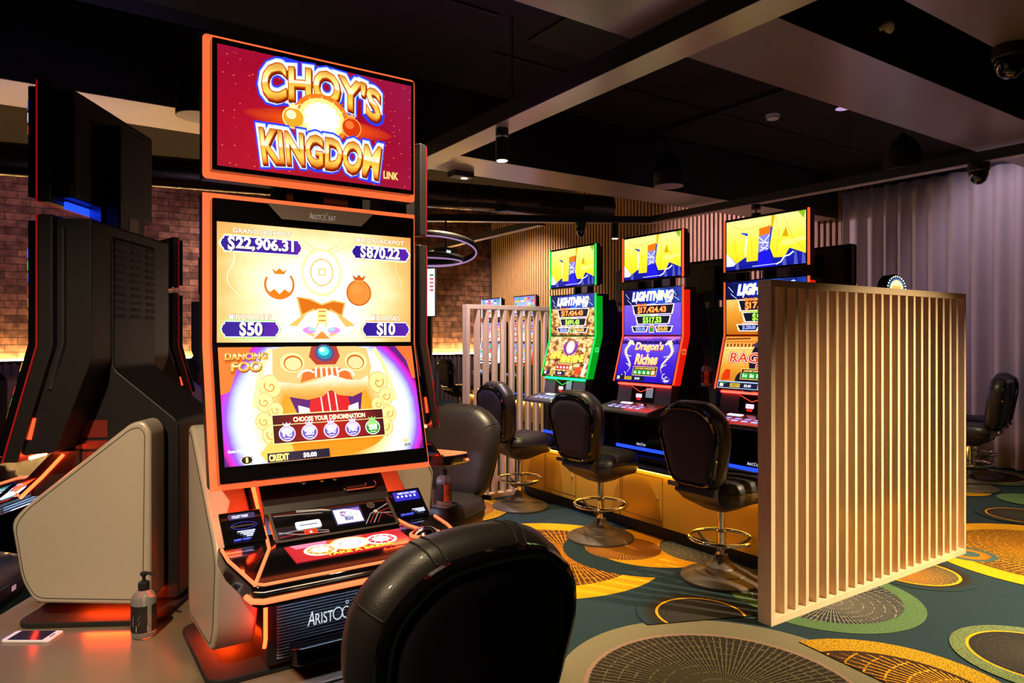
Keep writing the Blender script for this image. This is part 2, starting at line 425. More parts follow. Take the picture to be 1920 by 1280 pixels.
# ------------------------------------------------------------------ lettering and screen pictures
_tc = {}
def glyphs(s, off=0.0, shear=0.0, space=1.0):
    k = (s, off, shear, space)
    if k in _tc: return _tc[k]
    cu = bpy.data.curves.new('lettering', 'FONT')
    cu.body = s; cu.offset = off; cu.shear = shear; cu.resolution_u = 3; cu.space_character = space
    ob = bpy.data.objects.new('lettering', cu)
    me = bpy.data.meshes.new_from_object(ob)
    V = [(v.co.x, v.co.y) for v in me.vertices]; F_ = [tuple(p.vertices) for p in me.polygons]
    bpy.data.objects.remove(ob); bpy.data.curves.remove(cu); bpy.data.meshes.remove(me)
    _tc[k] = (V, F_)
    return V, F_
EPS = 0.00009
class Canvas:
    """a flat picture: coloured shapes in (u, v) metres on a panel that faces -y; one mesh, one material per colour"""
    def __init__(self, sx=1.0, ox=0.0, oy=0.0):
        self.v = []; self.f = []; self.mi = []; self.uv = []; self.mats = []; self.n = 0
        self.sx, self.ox, self.oy = sx, ox, oy
    def _mat(self, m_):
        if m_ not in self.mats: self.mats.append(m_)
        return self.mats.index(m_)
    def raw(self, V, F_, m_, UV=None):
        self.n += 1; k = len(self.v); i = self._mat(m_)
        y = -self.n * EPS
        self.v += [(self.ox + x * self.sx, y, self.oy + z * self.sx) for x, z in V]
        self.uv += UV or [(0.5, 0.5)] * len(V)
        for q in F_: self.f.append(tuple(k + a for a in q)); self.mi.append(i)
        return self
    def poly(self, P, m_):
        return self.raw(P, [tuple(range(len(P)))], m_)
    def bg(self, x0, x1, y0, y1, m_):
        return self.raw([(x0, y0), (x1, y0), (x1, y1), (x0, y1)], [(0, 1, 2, 3)], m_, [(0, 0), (1, 0), (1, 1), (0, 1)])
    def rect(self, x0, x1, y0, y1, m_, r_=0):
        return self.poly(rrect(x0, x1, y0, y1, r_) if r_ else [(x0, y0), (x1, y0), (x1, y1), (x0, y1)], m_)
    def ell(self, cx, cy, rx, ry, m_, n=28, a0=0, a1=360):
        P = [(cx + rx * math.cos(R(a0 + (a1 - a0) * i / n)), cy + ry * math.sin(R(a0 + (a1 - a0) * i / n))) for i in range(n + (a1 - a0 < 360))]
        return self.poly(P, m_)
    def ring(self, cx, cy, rx, ry, w, m_, n=32, a0=0, a1=360):
        V = []; F_ = []
        for i in range(n + 1):
            t = R(a0 + (a1 - a0) * i / n); c_, s_ = math.cos(t), math.sin(t)
            V += [(cx + rx * c_, cy + ry * s_), (cx + (rx - w) * c_, cy + (ry - w) * s_)]
        for i in range(n): F_.append((2 * i, 2 * i + 2, 2 * i + 3, 2 * i + 1))
        return self.raw(V, F_, m_)
    def line(self, P, w, m_, taper=False):
        V = []; F_ = []
        for i, p in enumerate(P):
            a, b_ = Vector(P[max(0, i - 1)]), Vector(P[min(len(P) - 1, i + 1)])
            d = (b_ - a); d.normalize(); k = w * (1 - i / (len(P) - 1)) if taper else w
            q = Vector((-d.y, d.x)) * k / 2
            V += [(p[0] + q.x, p[1] + q.y), (p[0] - q.x, p[1] - q.y)]
        for i in range(len(P) - 1): F_.append((2 * i, 2 * i + 1, 2 * i + 3, 2 * i + 2))
        return self.raw(V, F_, m_)
    def text(self, s, x0, x1, y0, y1, m_, off=0.03, shear=0.0, warp=None, ref=0.0, shift=(0, 0), space=1.0):
        """lettering fitted into the box; OFF fattens it past that fit (REF is the weight that is fitted)"""
        if len(s) > 1 and s[0] == '$':
            n_ = sum(0.55 if ch in '.,1' else 1.0 for ch in s); w_ = (x1 - x0) / n_
            self.text('S', x0, x0 + w_ * 0.86, y0, y1, m_, off, shear, warp, ref, shift)
            b_ = 0.05 * w_ + off * (y1 - y0) * 0.5; xm = x0 + w_ * 0.43 + shift[0]; e = (y1 - y0) * 0.12
            self.rect(xm - b_, xm + b_, y1 - e + shift[1], y1 + e + shift[1], m_); self.rect(xm - b_, xm + b_, y0 - e + shift[1], y0 + e + shift[1], m_)
            return self.text(s[1:], x0 + w_, x1, y0, y1, m_, off, shear, warp, ref, shift)
        V0, _ = glyphs(s, ref, shear, space); V, F_ = glyphs(s, off, shear, space)
        if not V0 or not V: return self
        ax, bx = min(p[0] for p in V0), max(p[0] for p in V0); ay, by = min(p[1] for p in V0), max(p[1] for p in V0)
        kx, ky = (x1 - x0) / (bx - ax), (y1 - y0) / (by - ay)
        Q = []; UV = []
        for p in V:
            x, y = x0 + (p[0] - ax) * kx, y0 + (p[1] - ay) * ky
            UV.append(((p[0] - ax) / (bx - ax), (p[1] - ay) / (by - ay)))
            if warp: x, y = warp(x, y)
            Q.append((x + shift[0], y + shift[1]))
        return self.raw(Q, F_, m_, UV)
    def build(self, name, parent, loc=(0, 0, 0), rx=0.0):
        me = bpy.data.meshes.new(name); me.from_pydata(self.v, [], self.f)
        for x in self.mats: me.materials.append(x)
        me.polygons.foreach_set('material_index', self.mi)
        ul = me.uv_layers.new(name='UVMap')
        for lp in me.loops: ul.data[lp.index].uv = self.uv[lp.vertex_index]
        o = bpy.data.objects.new(name, me); COL.objects.link(o); o.parent = parent
        o.location = loc; o.rotation_euler = (rx, 0, 0)
        return o
# ------------------------------------------------------------------ the room
def struct(name, mb, mats, bevel=0, smooth=0):
    return tag(mb.build(name, mats, None, bevel, smooth), kind='structure')
X0, X1, Y0, Y1, ZC = -4.0, 9.2, -3.0, 14.6, 3.72
ZH = 4.6            # the hall behind the second cross beam is taller
def zc(y): return ZH if y > 5.99 else ZC

# carpet: one mesh, its woven motifs inlaid as flat shapes
teal = carpet('carpet_teal', (44, 63, 67), sc=190, rgb2=(25, 40, 45))
yel = carpet('carpet_yellow', (226, 162, 22), 0.12, 120)
yelsp = carpet('carpet_yellow_fleck', (206, 152, 30), sc=150, rgb2=(104, 84, 22))
oliv = carpet('carpet_olive', (128, 120, 92), 0.22, 220)
grn = carpet('carpet_green', (86, 116, 74), 0.2, 220)
grnsp = carpet('carpet_green_fleck', (112, 128, 84), sc=160, rgb2=(70, 78, 44))
pink = carpet('carpet_pink', (148, 118, 100), 0.12)
tealline = carpet('carpet_teal_line', (72, 98, 90), 0.2)
halo = fringe('carpet_fringe', (44, 36, 24), (36, 53, 58))
r_olive = radial('carpet_olive_spokes', (100, 98, 66), (50, 40, 33), 104, 0.13, 9)
r_orange = radial('carpet_orange_spokes', (226, 140, 20), (84, 52, 26), 92, 0.13, 8)
r_gold = radial('carpet_gold_spokes', (222, 150, 22), (92, 66, 24), 130, 0.2, 12)
r_grey = radial('carpet_grey_spokes', (142, 134, 116), (44, 50, 50), 84, 0.10, 8)
r_dark = radial('carpet_dark_spokes', (66, 64, 52), (38, 34, 34), 130, 0.16, 8)
r_sun = radial('carpet_sun_spokes', (214, 134, 22), (70, 72, 48), 90, 0.12, 9)
r_fan = radial('carpet_fan', (226, 150, 24), (58, 40, 26), 74, 0.13, 5)
r_weave = radial('carpet_weave', (206, 138, 40), (112, 72, 36), 60, 0.12, 22)
FM = [teal]
FV = [(X0, Y0, 0), (X1, Y0, 0), (X1, Y1, 0), (X0, Y1, 0)]; FF = [(0, 1, 2, 3)]; FMI = [0]; FUV = [(0, 0)] * 4
_fl = [0]
def clip(P, a, b):
    """keep the part of polygon P to the left of the line a to b"""
    out = []
    sd = lambda p: (b[0] - a[0]) * (p[1] - a[1]) - (b[1] - a[1]) * (p[0] - a[0])
    for i, p in enumerate(P):
        q = P[i - 1]; sp_, sq = sd(p), sd(q)
        if sp_ * sq < 0:
            t = sq / (sq - sp_); out.append((q[0] + (p[0] - q[0]) * t, q[1] + (p[1] - q[1]) * t))
        if sp_ >= 0: out.append(p)
    return out
def motif(cx, cy, r_, m_, cuts=(), core=None, n=72):
    P = [(cx + r_ * math.cos(2 * PI * i / n), cy + r_ * math.sin(2 * PI * i / n)) for i in range(n)]
    for a, b_ in cuts: P = clip(P, a, b_)
    if len(P) < 3: return
    _fl[0] += 1; k = len(FV); z = 0.00025 * _fl[0]
    ux, uy = core or (cx, cy)
    for p in P: FV.append((p[0], p[1], z)); FUV.append(((p[0] - ux) / r_, (p[1] - uy) / r_))
    FF.append(tuple(range(k, k + len(P))))
    if m_ not in FM: FM.append(m_)
    FMI.append(FM.index(m_))
motif(2.42, 1.93, 0.74, oliv); motif(2.38, 1.925, 0.595, pink); motif(2.38, 1.925, 0.575, r_olive)
motif(2.86, 3.85, 0.816, yel); motif(2.875, 3.85, 0.62, r_orange, core=(3.0, 3.75))
motif(3.53, 3.55, 0.58, teal); motif(3.63, 3.56, 0.458, yel); motif(3.42, 3.66, 0.27, r_weave); motif(3.93, 3.30, 0.36, r_grey, core=(3.62, 3.38))
motif(3.75, 2.335, 0.52, grn); motif(3.765, 2.36, 0.428, r_grey, core=(3.706, 2.253))
motif(4.63, 2.235, 0.34, halo); motif(4.613, 2.238, 0.25, yel); motif(4.613, 2.238, 0.232, r_sun, core=(4.5, 2.25))
motif(5.765, 1.835, 0.85, yel); motif(5.755, 1.868, 0.655, r_gold, core=(6.0, 1.8)); motif(5.30, 2.22, 0.17, tealline); motif(5.30, 2.22, 0.13, r_gold); motif(5.30, 2.22, 0.07, tealline)
motif(3.867, 1.30, 0.375, grnsp); motif(3.868, 1.325, 0.285, yel); motif(3.868, 1.325, 0.272, r_dark)
CR = [((3.08, 2.04), (2.952, 1.02))]
motif(2.943, 1.524, 0.541, yelsp, CR); motif(2.90, 1.50, 0.452, carpet('carpet_brown', (58, 40, 26), 0.2), CR); motif(2.90, 1.50, 0.43, r_fan, CR, core=(3.2, 1.30))
ARC = [((2.69, 2.57), (3.19, 2.36))]
motif(2.94, 2.54, 0.34, halo, ARC); motif(2.94, 2.54, 0.24, yel, ARC); motif(2.94, 2.54, 0.226, r_dark, ARC)
motif(6.81, 2.44, 0.34, halo); motif(6.81, 2.44, 0.262, yel); motif(6.81, 2.44, 0.25, r_dark)
motif(7.42, 3.2, 0.27, yelsp); motif(7.52, 2.62, 0.27, grn); motif(8.4, 3.40, 0.52, grn); motif(8.4, 3.42, 0.42, yel); motif(8.4, 3.42, 0.4, r_dark)
motif(2.95, 5.32, 0.5, yelsp); motif(2.95, 5.32, 0.38, r_weave)
for q in ((0.9, -0.9, 0.7, oliv, r_olive), (4.9, 0.2, 0.6, yel, r_orange), (7.1, 0.6, 0.5, grn, r_grey), (3.2, 7.4, 0.7, yel, r_gold), (4.6, 10.4, 0.6, oliv, r_olive), (-1.9, 1.1, 0.5, yel, r_orange), (7.6, 7.4, 0.6, grn, r_grey), (1.2, 9.3, 0.7, yel, r_gold)):
    motif(*q[:4]); motif(q[0], q[1], q[2] * 0.77, q[4])
me = bpy.data.meshes.new('floor'); me.from_pydata(FV, [], FF)
for x in FM: me.materials.append(x)
me.polygons.foreach_set('material_index', FMI)
ul = me.uv_layers.new(name='UVMap')
for lp in me.loops: ul.data[lp.index].uv = FUV[lp.vertex_index]
o = bpy.data.objects.new('floor', me); COL.objects.link(o); tag(o, kind='structure')

struct('ceiling', MB().box(X0, X1, Y0, 5.99, ZC, ZC + 0.1).box(X0, X1, 5.89, 5.99, ZC + 0.1, ZH).box(X0, X1, 5.89, Y1, ZH, ZH + 0.1), M['ceil'])
mb = MB().box(X0, X1 + 0.3, Y1, Y1 + 0.15, 0, ZH)
struct('wall_back', mb, M['brick'])
mb = MB(); mb.box(X0, X1, Y1 - 0.10, Y1, 0, 1.08); mb.box(X0, X1, Y1 - 0.16, Y1, 1.08, 1.10)   # ribbed wainscot and ledge
x = X0
while x < X1 - 0.3:
    mb.box(x, x + 0.06, Y1 - 0.14, Y1 - 0.10, 0.0, 1.08); x += 0.115
struct('trim_1', mb, M['ribdark'])
led = em('ledge_led', (255, 200, 120), 150.0, quiet=False)
o = MB().box(X0 + 0.2, X1 - 0.3, Y1 - 0.11, Y1 - 0.07, 1.1005, 1.125).build('led_strip', led)
tag(o, 'warm glowing LED strip along the ledge below the brick wall', 'light strip')
mb = MB().box(X1, X1 + 0.15, Y0, Y1, 0, ZH); y = 4.9
while y < Y1 - 0.14:
    mb.box(X1 - 0.035, X1, y, y + 0.047, 0, (ZH if y > 6.0 else ZC) - 0.1, 1); y += 0.089
struct('wall_right', mb, [M['ribdark'], M['rib']])
struct('wall_left', MB().box(X0 - 0.15, X0, Y0, Y1, 0, ZH), pbr('plum_paint', (70, 48, 58), 0.8))
struct('wall_front', MB().box(X0, X1, Y0 - 0.15, Y0, 0, ZC), pbr('plum_paint', (70, 48, 58), 0.8))

# ceiling beams: dark sides, pale satin undersides
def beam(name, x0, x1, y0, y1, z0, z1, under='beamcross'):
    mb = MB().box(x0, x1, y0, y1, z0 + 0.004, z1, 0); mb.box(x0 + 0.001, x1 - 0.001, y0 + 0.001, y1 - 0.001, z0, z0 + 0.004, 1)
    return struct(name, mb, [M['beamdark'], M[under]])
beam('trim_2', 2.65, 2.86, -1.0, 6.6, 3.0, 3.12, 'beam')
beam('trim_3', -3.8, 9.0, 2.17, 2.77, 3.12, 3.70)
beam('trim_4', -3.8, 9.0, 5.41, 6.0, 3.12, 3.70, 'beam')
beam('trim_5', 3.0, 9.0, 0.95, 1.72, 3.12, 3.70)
# ceiling joints and air slot
mb = MB()
mb.box(5.45, 5.52, 2.8, 5.4, ZC - 0.03, ZC - 0.001); mb.box(2.9, 9.0, 4.55, 4.58, ZC - 0.015, ZC - 0.001); mb.box(-3.5, 2.6, 4.0, 4.03, ZC - 0.015, ZC - 0.001)
mb.box(3.0, 4.6, 2.8, 4.25, ZC - 0.012, ZC - 0.002)
struct('trim_6', mb, M['beamdark'])
# curtain in deep folds
mb = MB(); ny, nz = 360, 10; yA, yB = -1.2, 5.35
for j in range(nz + 1):
    z = 0.015 + 3.45 * j / nz
    for i in range(ny + 1):
        y = yA + (yB - yA) * i / ny
        w = math.sin(y * 30 + 1.3 * math.sin(y * 4.1)) * (0.05 + 0.012 * math.sin(y * 7)) * (1.15 - 0.35 * z / 3.45)
        mb.v.append((9.06 + w, y, z))
for j in range(nz):
    for i in range(ny):
        k = j * (ny + 1) + i; mb.face((k, k + 1, k + ny + 2, k + ny + 1))
o = mb.build('curtain', M['curtain'], None, 0, 180)
tag(o, 'floor length pale linen curtain hanging in folds along the right hand wall', 'curtain')
s_ = o.modifiers.new('thickness', 'SOLIDIFY'); s_.thickness = 0.004

# round sheet metal duct
mb = MB(); a, b_ = Vector((-1.6, 9.75, 3.47)), Vector((7.2, 8.0, 3.47)); d = (b_ - a)
mb.tube([a + d * t for t in (0, 1)], 0.185, 28)
for t in [i / 9 for i in range(1, 9)]:
    mb.tube([a + d * (t - 0.001), a + d * (t + 0.001)], 0.192, 28)
o = mb.build('air_duct', M['duct'], None, 0, 40)
tag(o, 'round sheet metal air duct under the ceiling in front of the brick wall', 'duct')
v = MB(); c_ = a + d * 0.9
u_ = d.normalized(); w_ = Vector((u_.y, -u_.x, 0))
p = c_ + w_ * 0.187
v.slab(p - u_ * 0.34 + Vector((0, 0, -0.09)), p + u_ * 0.34 + Vector((0, 0, -0.09)), p + u_ * 0.34 + Vector((0, 0, 0.09)), p - u_ * 0.34 + Vector((0, 0, 0.09)), 0.012)
v.build('grille', M['black'], o)

# suspended light rails with a pale underside
def rail(pts, label, w=0.11, z=3.0, h=0.09):
    t = thing('light_rail', label, 'light rail', (*pts[0], z))
    for nm, zz0, zz1, ww, mt in (('channel', 0.006, h, w, M['beamdark']), ('underside', 0.0, 0.006, w - 0.01, M['beam'])):
        mb = MB(); P = [Vector((p[0] - pts[0][0], p[1] - pts[0][1], 0)) for p in pts]
        L_, R_ = [], []
        for i, p_ in enumerate(P):
            dd = (P[min(i + 1, len(P) - 1)] - P[max(i - 1, 0)]).normalized(); q = Vector((-dd.y, dd.x, 0)) * ww / 2
            L_.append(p_ + q); R_.append(p_ - q)
        k = len(P)
        mb.v = [(p_.x, p_.y, zz0) for p_ in L_] + [(p_.x, p_.y, zz0) for p_ in R_] + [(p_.x, p_.y, zz1) for p_ in L_] + [(p_.x, p_.y, zz1) for p_ in R_]
        for i in range(k - 1):
            mb.face((i, i + 1, k + i + 1, k + i)); mb.face((2 * k + i, 3 * k + i, 3 * k + i + 1, 2 * k + i + 1))
            mb.face((i, 2 * k + i, 2 * k + i + 1, i + 1)); mb.face((k + i, k + i + 1, 3 * k + i + 1, 3 * k + i))
        mb.face((0, k, 3 * k, 2 * k)); mb.face((k - 1, 3 * k - 1, 4 * k - 1, 2 * k - 1))
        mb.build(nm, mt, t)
    wm = MB()
    for q in pts:
        wm.tube([(q[0] - pts[0][0], q[1] - pts[0][1], h - 0.01), (q[0] - pts[0][0], q[1] - pts[0][1], zc(q[1]) - z)], 0.003, 6)
    wm.build('hanging_wires', M['beamdark'], t)
    return t
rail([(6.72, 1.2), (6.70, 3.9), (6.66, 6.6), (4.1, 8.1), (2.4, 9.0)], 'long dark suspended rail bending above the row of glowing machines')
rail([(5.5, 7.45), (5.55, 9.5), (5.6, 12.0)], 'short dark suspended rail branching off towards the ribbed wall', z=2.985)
# ------------------------------------------------------------------ what the screens show
def logo(cv, x0, x1, y0, y1, m_):
    w, h = x1 - x0, y1 - y0
    cv.text('A', x0, x0 + 0.12 * w, y0, y0 + 0.80 * h, m_, 0.0, 0.15)
    cv.text('RIST', x0 + 0.13 * w, x0 + 0.42 * w, y0, y0 + 0.62 * h, m_, 0.0)
    cv.ring(x0 + 0.50 * w, y0 + 0.36 * h, 0.085 * w, 0.36 * h, 0.016 * w, m_)
    cv.ring(x0 + 0.64 * w, y0 + 0.34 * h, 0.07 * w, 0.34 * h, 0.016 * w, m_, 24, 50, 310)
    cv.text('RAT', x0 + 0.73 * w, x1, y0, y0 + 0.62 * h, m_, 0.0)
    cv.ring(x0 + 0.66 * w, y0 + 0.90 * h, 0.028 * w, 0.10 * h, 0.008 * w, m_, 16)
GOLD = screen_mat('gold_letters', [(0.0, (206, 120, 22)), (0.22, (250, 206, 84)), (0.47, (236, 178, 60)), (0.52, (255, 250, 214)), (0.72, (255, 226, 120)), (1.0, (196, 122, 30))], (0.5, 0.5), (1, 1), 'y', 0.0, 3, 1.25)
YEL = screen_mat('yellow_letters', [(0.0, (250, 214, 0)), (0.5, (255, 240, 60)), (1.0, (255, 250, 150))], (0.5, 0.5), (1, 1), 'y', 0.12, 7, 1.2)
def glow_text(cv, s, x0, x1, y0, y1, warp=None, k=1.0):
    for off, col, sh in ((0.17, px((40, 60, 250), 1.2), (0, 0)), (0.13, px((170, 190, 255), 1.5), (0, 0)), (0.10, px((255, 255, 255), 1.6), (0, 0)),
                         (0.055, px((120, 22, 8)), (0.003, -0.007)), (0.055, px((150, 40, 6)), (0.001, -0.003)), (0.05, px((206, 96, 14), 1.1), (0, 0))):
        cv.text(s, x0, x1, y0, y1, col, off * k, 0, warp, 0.02, sh)
    cv.text(s, x0, x1, y0, y1, GOLD, 0.022 * k, 0, warp, 0.02)
def pouch(cv, cx, cy, r_, body, rim, hi):
    cv.ell(cx, cy, r_, r_, rim); cv.ell(cx, cy, r_ * 0.9, r_ * 0.9, body)
    cv.ell(cx - r_ * 0.2, cy + r_ * 0.25, r_ * 0.45, r_ * 0.4, hi)
    cv.poly([(cx - r_ * 0.55, cy + r_ * 1.35), (cx - r_ * 0.3, cy + r_ * 0.85), (cx + r_ * 0.3, cy + r_ * 0.85), (cx + r_ * 0.55, cy + r_ * 1.35), (cx + r_ * 0.2, cy + r_ * 1.15), (cx, cy + r_ * 1.4), (cx - r_ * 0.2, cy + r_ * 1.15)], rim)
    cv.line([(cx - r_ * 0.35, cy + r_ * 0.9), (cx + r_ * 0.35, cy + r_ * 0.9)], r_ * 0.14, hi)
BG_CHOY = screen_mat('crimson_sky', [(0.0, (196, 22, 44)), (0.4, (168, 12, 46)), (0.75, (158, 26, 74)), (1.0, (168, 50, 96))], (0.3, 0.25), (0.8, 0.6), 'radial', 0.1, 5, 1.0, (34, 0.13, (255, 150, 60)))
BG_STREAK = screen_mat('ember_streak', [(0.0, (255, 176, 60)), (0.45, (244, 84, 14)), (1.0, (178, 16, 34))], (0.5, 0.5), (1.9, 1.9), 'radial', 0.1, 8, 1.1)
def art_choy(cv):
    cv.bg(-0.284, 0.313, -0.160, 0.182, BG_CHOY)
    cv.raw([(-0.215 + 0.46 * (0.5 + 0.5 * math.cos(2 * PI * i / 36)), 0.012 - 0.008 + 0.036 * math.sin(2 * PI * i / 36) * (0.6 + 0.4 * abs(math.sin(2 * PI * i / 36)))) for i in range(36)], [tuple(range(36))], BG_STREAK, [(0.5 + 0.5 * math.cos(2 * PI * i / 36), 0.5 + 0.5 * math.sin(2 * PI * i / 36)) for i in range(36)])
    arch = lambda x, y: (x + 0.10 * (y - 0.1) * (x - 0.02), y + 0.030 * (1 - ((x - 0.02) / 0.185) ** 2) + (0.1 * (y - 0.045) if x < -0.1 else 0))
    sag = lambda x, y: (x + (y + 0.085) * 0.12 * (x - 0.015) / 0.18, y + 0.012 * (1 - ((x - 0.015) / 0.185) ** 2) * (1 if y < -0.085 else 0.25))
    glow_text(cv, "CHOY'S", -0.163, 0.204, 0.043, 0.142, arch)
    for r_, c in ((0.075, px((250, 120, 30), 1.2)), (0.062, px((255, 214, 120), 1.4)), (0.05, px((255, 255, 240), 1.8))):
        cv.ell(0.014, 0.022, r_ * 1.15, r_, c)
    for a in range(0, 360, 30):
        cv.poly([(0.014 + 0.05 * math.cos(R(a - 6)), 0.022 + 0.045 * math.sin(R(a - 6))), (0.014 + 0.082 * math.cos(R(a)), 0.022 + 0.07 * math.sin(R(a))), (0.014 + 0.05 * math.cos(R(a + 6)), 0.022 + 0.045 * math.sin(R(a + 6)))], px((255, 230, 150), 1.4))
    pouch(cv, -0.072, 0.010, 0.033, px((236, 170, 40), 1.1), px((255, 232, 150), 1.3), px((255, 246, 190), 1.3))
    pouch(cv, 0.108, 0.010, 0.032, px((226, 60, 12), 1.0), px((255, 170, 90), 1.2), px((255, 120, 50), 1.1))
    glow_text(cv, 'KINGDOM', -0.166, 0.2, -0.136, -0.036, sag)
    cv.text('LINK', 0.215, 0.264, -0.133, -0.111, px((250, 220, 120), 1.2), 0.03)
    cv.text('TM', 0.203, 0.213, -0.040, -0.034, px((250, 220, 160), 1.0), 0.02)
BG_JACK = screen_mat('golden_burst', [(0.0, (255, 255, 255)), (0.22, (255, 250, 232)), (0.4, (255, 226, 168)), (0.55, (250, 190, 112)), (0.75, (236, 146, 72))], (0.48, 0.40), (1.15, 0.7), 'radial', 0.2, 3.2, 1.3)
PURP = screen_mat('violet_plate', [(0.0, (40, 14, 150)), (0.5, (62, 22, 168)), (1.0, (96, 30, 180))], (0.5, 0.5), (1, 1), 'x', 0.2, 3, 1.0)
def plate(cv, x0, x1, y0, y1, rim=(250, 210, 130), m_=None):
    c = 0.010
    def shape(e):
        return [(x0 - e, y0 + c), (x0 + c * 0.5 - e, y0 + c * 0.6), (x0 + c * 0.6, y0 - e), (x1 - c * 0.6, y0 - e), (x1 - c * 0.5 + e, y0 + c * 0.6), (x1 + e, y0 + c), (x1 + e + 0.004, (y0 + y1) / 2), (x1 + e, y1 - c), (x1 - c * 0.5 + e, y1 - c * 0.6), (x1 - c * 0.6, y1 + e), (x0 + c * 0.6, y1 + e), (x0 + c * 0.5 - e, y1 - c * 0.6), (x0 - e, y1 - c), (x0 - e - 0.004, (y0 + y1) / 2)]
    cv.poly(shape(0.006), px(rim, 1.4)); cv.poly(shape(0.003), px((255, 250, 235), 1.5))
    P = shape(0.0); k = len(P)
    cv.raw(P, [tuple(range(k))], m_ or PURP, [((p[0] - x0) / (x1 - x0), (p[1] - y0) / (y1 - y0)) for p in P])
def art_jackpot(cv):
    cv.bg(-0.285, 0.311, -0.202, 0.138, BG_JACK)
    wisp = px((255, 236, 196), 1.5); wisp2 = px((250, 206, 140), 1.3)
    for x0, dx in ((-0.27, 0.05), (-0.24, 0.03), (0.24, -0.02), (0.29, -0.05)):
        cv.line([(x0 + dx * math.sin(i * 0.5) * 0.4 + i * dx * 0.07, 0.09 - i * 0.0125) for i in range(18)], 0.0035, wisp if dx > 0.04 else wisp2, True)
    for s in (-1, 1):   # ribbon curls at the top and golden folds below
        cv.line([(0.014 + s * (0.01 + 0.05 * math.sin(i * 0.33)), 0.075 + i * 0.0075) for i in range(9)], 0.006, wisp2, True)
        cv.line([(0.014 + s * (0.02 + 0.085 * math.sin(i * 0.26)), 0.070 + i * 0.0075) for i in range(9)], 0.004, wisp2, True)
    cv.poly([(-0.064, -0.066), (-0.05, -0.125), (-0.085, -0.152), (-0.05, -0.172), (-0.01, -0.185), (0.014, -0.12), (0.04, -0.185), (0.085, -0.172), (0.12, -0.15), (0.08, -0.122), (0.090, -0.08), (0.05, -0.072), (0.014, -0.085), (-0.02, -0.07)], px((240, 180, 96), 1.2))
    cv.poly([(-0.058, -0.068), (-0.046, -0.118), (-0.01, -0.10), (0.014, -0.135), (0.04, -0.10), (0.076, -0.118), (0.084, -0.083), (0.05, -0.078), (0.014, -0.09), (-0.02, -0.076)], px((206, 106, 20), 1.1))
    for s in (-1, 1):
        cv.poly([(0.014 + s * 0.005, -0.10), (0.014 + s * 0.045, -0.115), (0.014 + s * 0.075, -0.155), (0.014 + s * 0.115, -0.15), (0.014 + s * 0.07, -0.178), (0.014 + s * 0.02, -0.175)], px((255, 244, 214), 1.6))
        cv.ell(0.014 + s * 0.038, -0.166, 0.02, 0.010, px((206, 130, 250), 1.3)); cv.ell(0.014 + s * 0.03, -0.163, 0.012, 0.006, px((150, 190, 255), 1.4))
    for i, (r_, c) in enumerate(((0.066, px((255, 226, 150), 1.4)), (0.058, px((255, 250, 230), 1.8)))):
        cv.ell(0.014, 0.01, r_ * 0.95, r_ * 1.1, c)
    cv.ring(0.014, 0.01, 0.036, 0.042, 0.004, px((236, 176, 70), 1.2)); cv.rect(0.003, 0.025, 0.0, 0.022, px((240, 190, 90), 1.2)); cv.rect(0.007, 0.021, 0.004, 0.018, px((255, 250, 230), 1.6))
    cv.rect(0.0, 0.03, -0.145, -0.10, px((250, 214, 130), 1.3), 0.004)
    for i in range(3): cv.line([(0.004, -0.108 - i * 0.014), (0.026, -0.108 - i * 0.014)], 0.003, px((196, 100, 60), 1.0))
    cv.poly([(-0.012, -0.192), (0.014, -0.168), (0.04, -0.192)], px((226, 140, 60), 1.1))
    # money ring at left, money pouch at right
    cv.ring(-0.113, -0.032, 0.044, 0.044, 0.006, px((200, 110, 20), 1.1), 32, 150, 400); cv.ell(-0.113, -0.032, 0.036, 0.036, px((255, 250, 236), 1.7))
    cv.poly([(-0.157, -0.04)] + [(-0.113 + 0.044 * math.cos(R(a)), -0.034 + 0.042 * math.sin(R(a))) for a in range(190, 351, 10)] + [(-0.085, -0.055), (-0.098, -0.045), (-0.113, -0.06), (-0.128, -0.045), (-0.14, -0.055)], px((218, 118, 24), 1.1))
    cv.poly([(-0.135, 0.014), (-0.127, -0.002), (-0.100, -0.002), (-0.09, 0.014), (-0.102, 0.006), (-0.113, 0.016), (-0.123, 0.006)], px((206, 128, 24), 1.1))
    pouch(cv, 0.132, -0.048, 0.041, screen_mat('pouch_amber', [(0.0, (250, 150, 60)), (1.0, (196, 86, 12))], (0.5, 0.5), (2, 2), 'radial', 0.0, 3, 1.05), px((196, 92, 20), 1.1), px((246, 150, 70), 1.1))
    gold2 = px((255, 246, 214), 1.5); goldsh = px((150, 90, 20), 1.0)
    white = px((255, 255, 255), 1.6)
    for s, x0, x1, y in (('GRAND JACKPOT', -0.244, -0.080, 0.106), ('MAJOR JACKPOT', 0.121, 0.286, 0.108), ('MINOR BONUS', -0.253, -0.137, -0.138), ('MINI BONUS', 0.173, 0.271, -0.134)):
        cv.text(s, x0, x1, y, y + 0.017, goldsh, 0.07, 0, None, 0.02); cv.text(s, x0, x1, y, y + 0.017, gold2, 0.02, 0, None, 0.02)
    plate(cv, -0.272, -0.053, 0.058, 0.099); plate(cv, 0.113, 0.299, 0.061, 0.099)
    plate(cv, -0.270, -0.119, -0.185, -0.143, (120, 220, 90)); plate(cv, 0.148, 0.299, -0.183, -0.141, (250, 150, 70))
    for s, x0, x1, y0, y1 in (('$22,906.31', -0.257, -0.072, 0.060, 0.099), ('$870.22', 0.136, 0.270, 0.063, 0.099), ('$50', -0.226, -0.163, -0.183, -0.144), ('$10', 0.190, 0.253, -0.180, -0.141)):
        cv.text(s, x0, x1, y0, y1, px((30, 10, 90)), 0.07, 0, None, 0.03, (0.001, -0.001)); cv.text(s, x0, x1, y0, y1, white, 0.035, 0, None, 0.03)
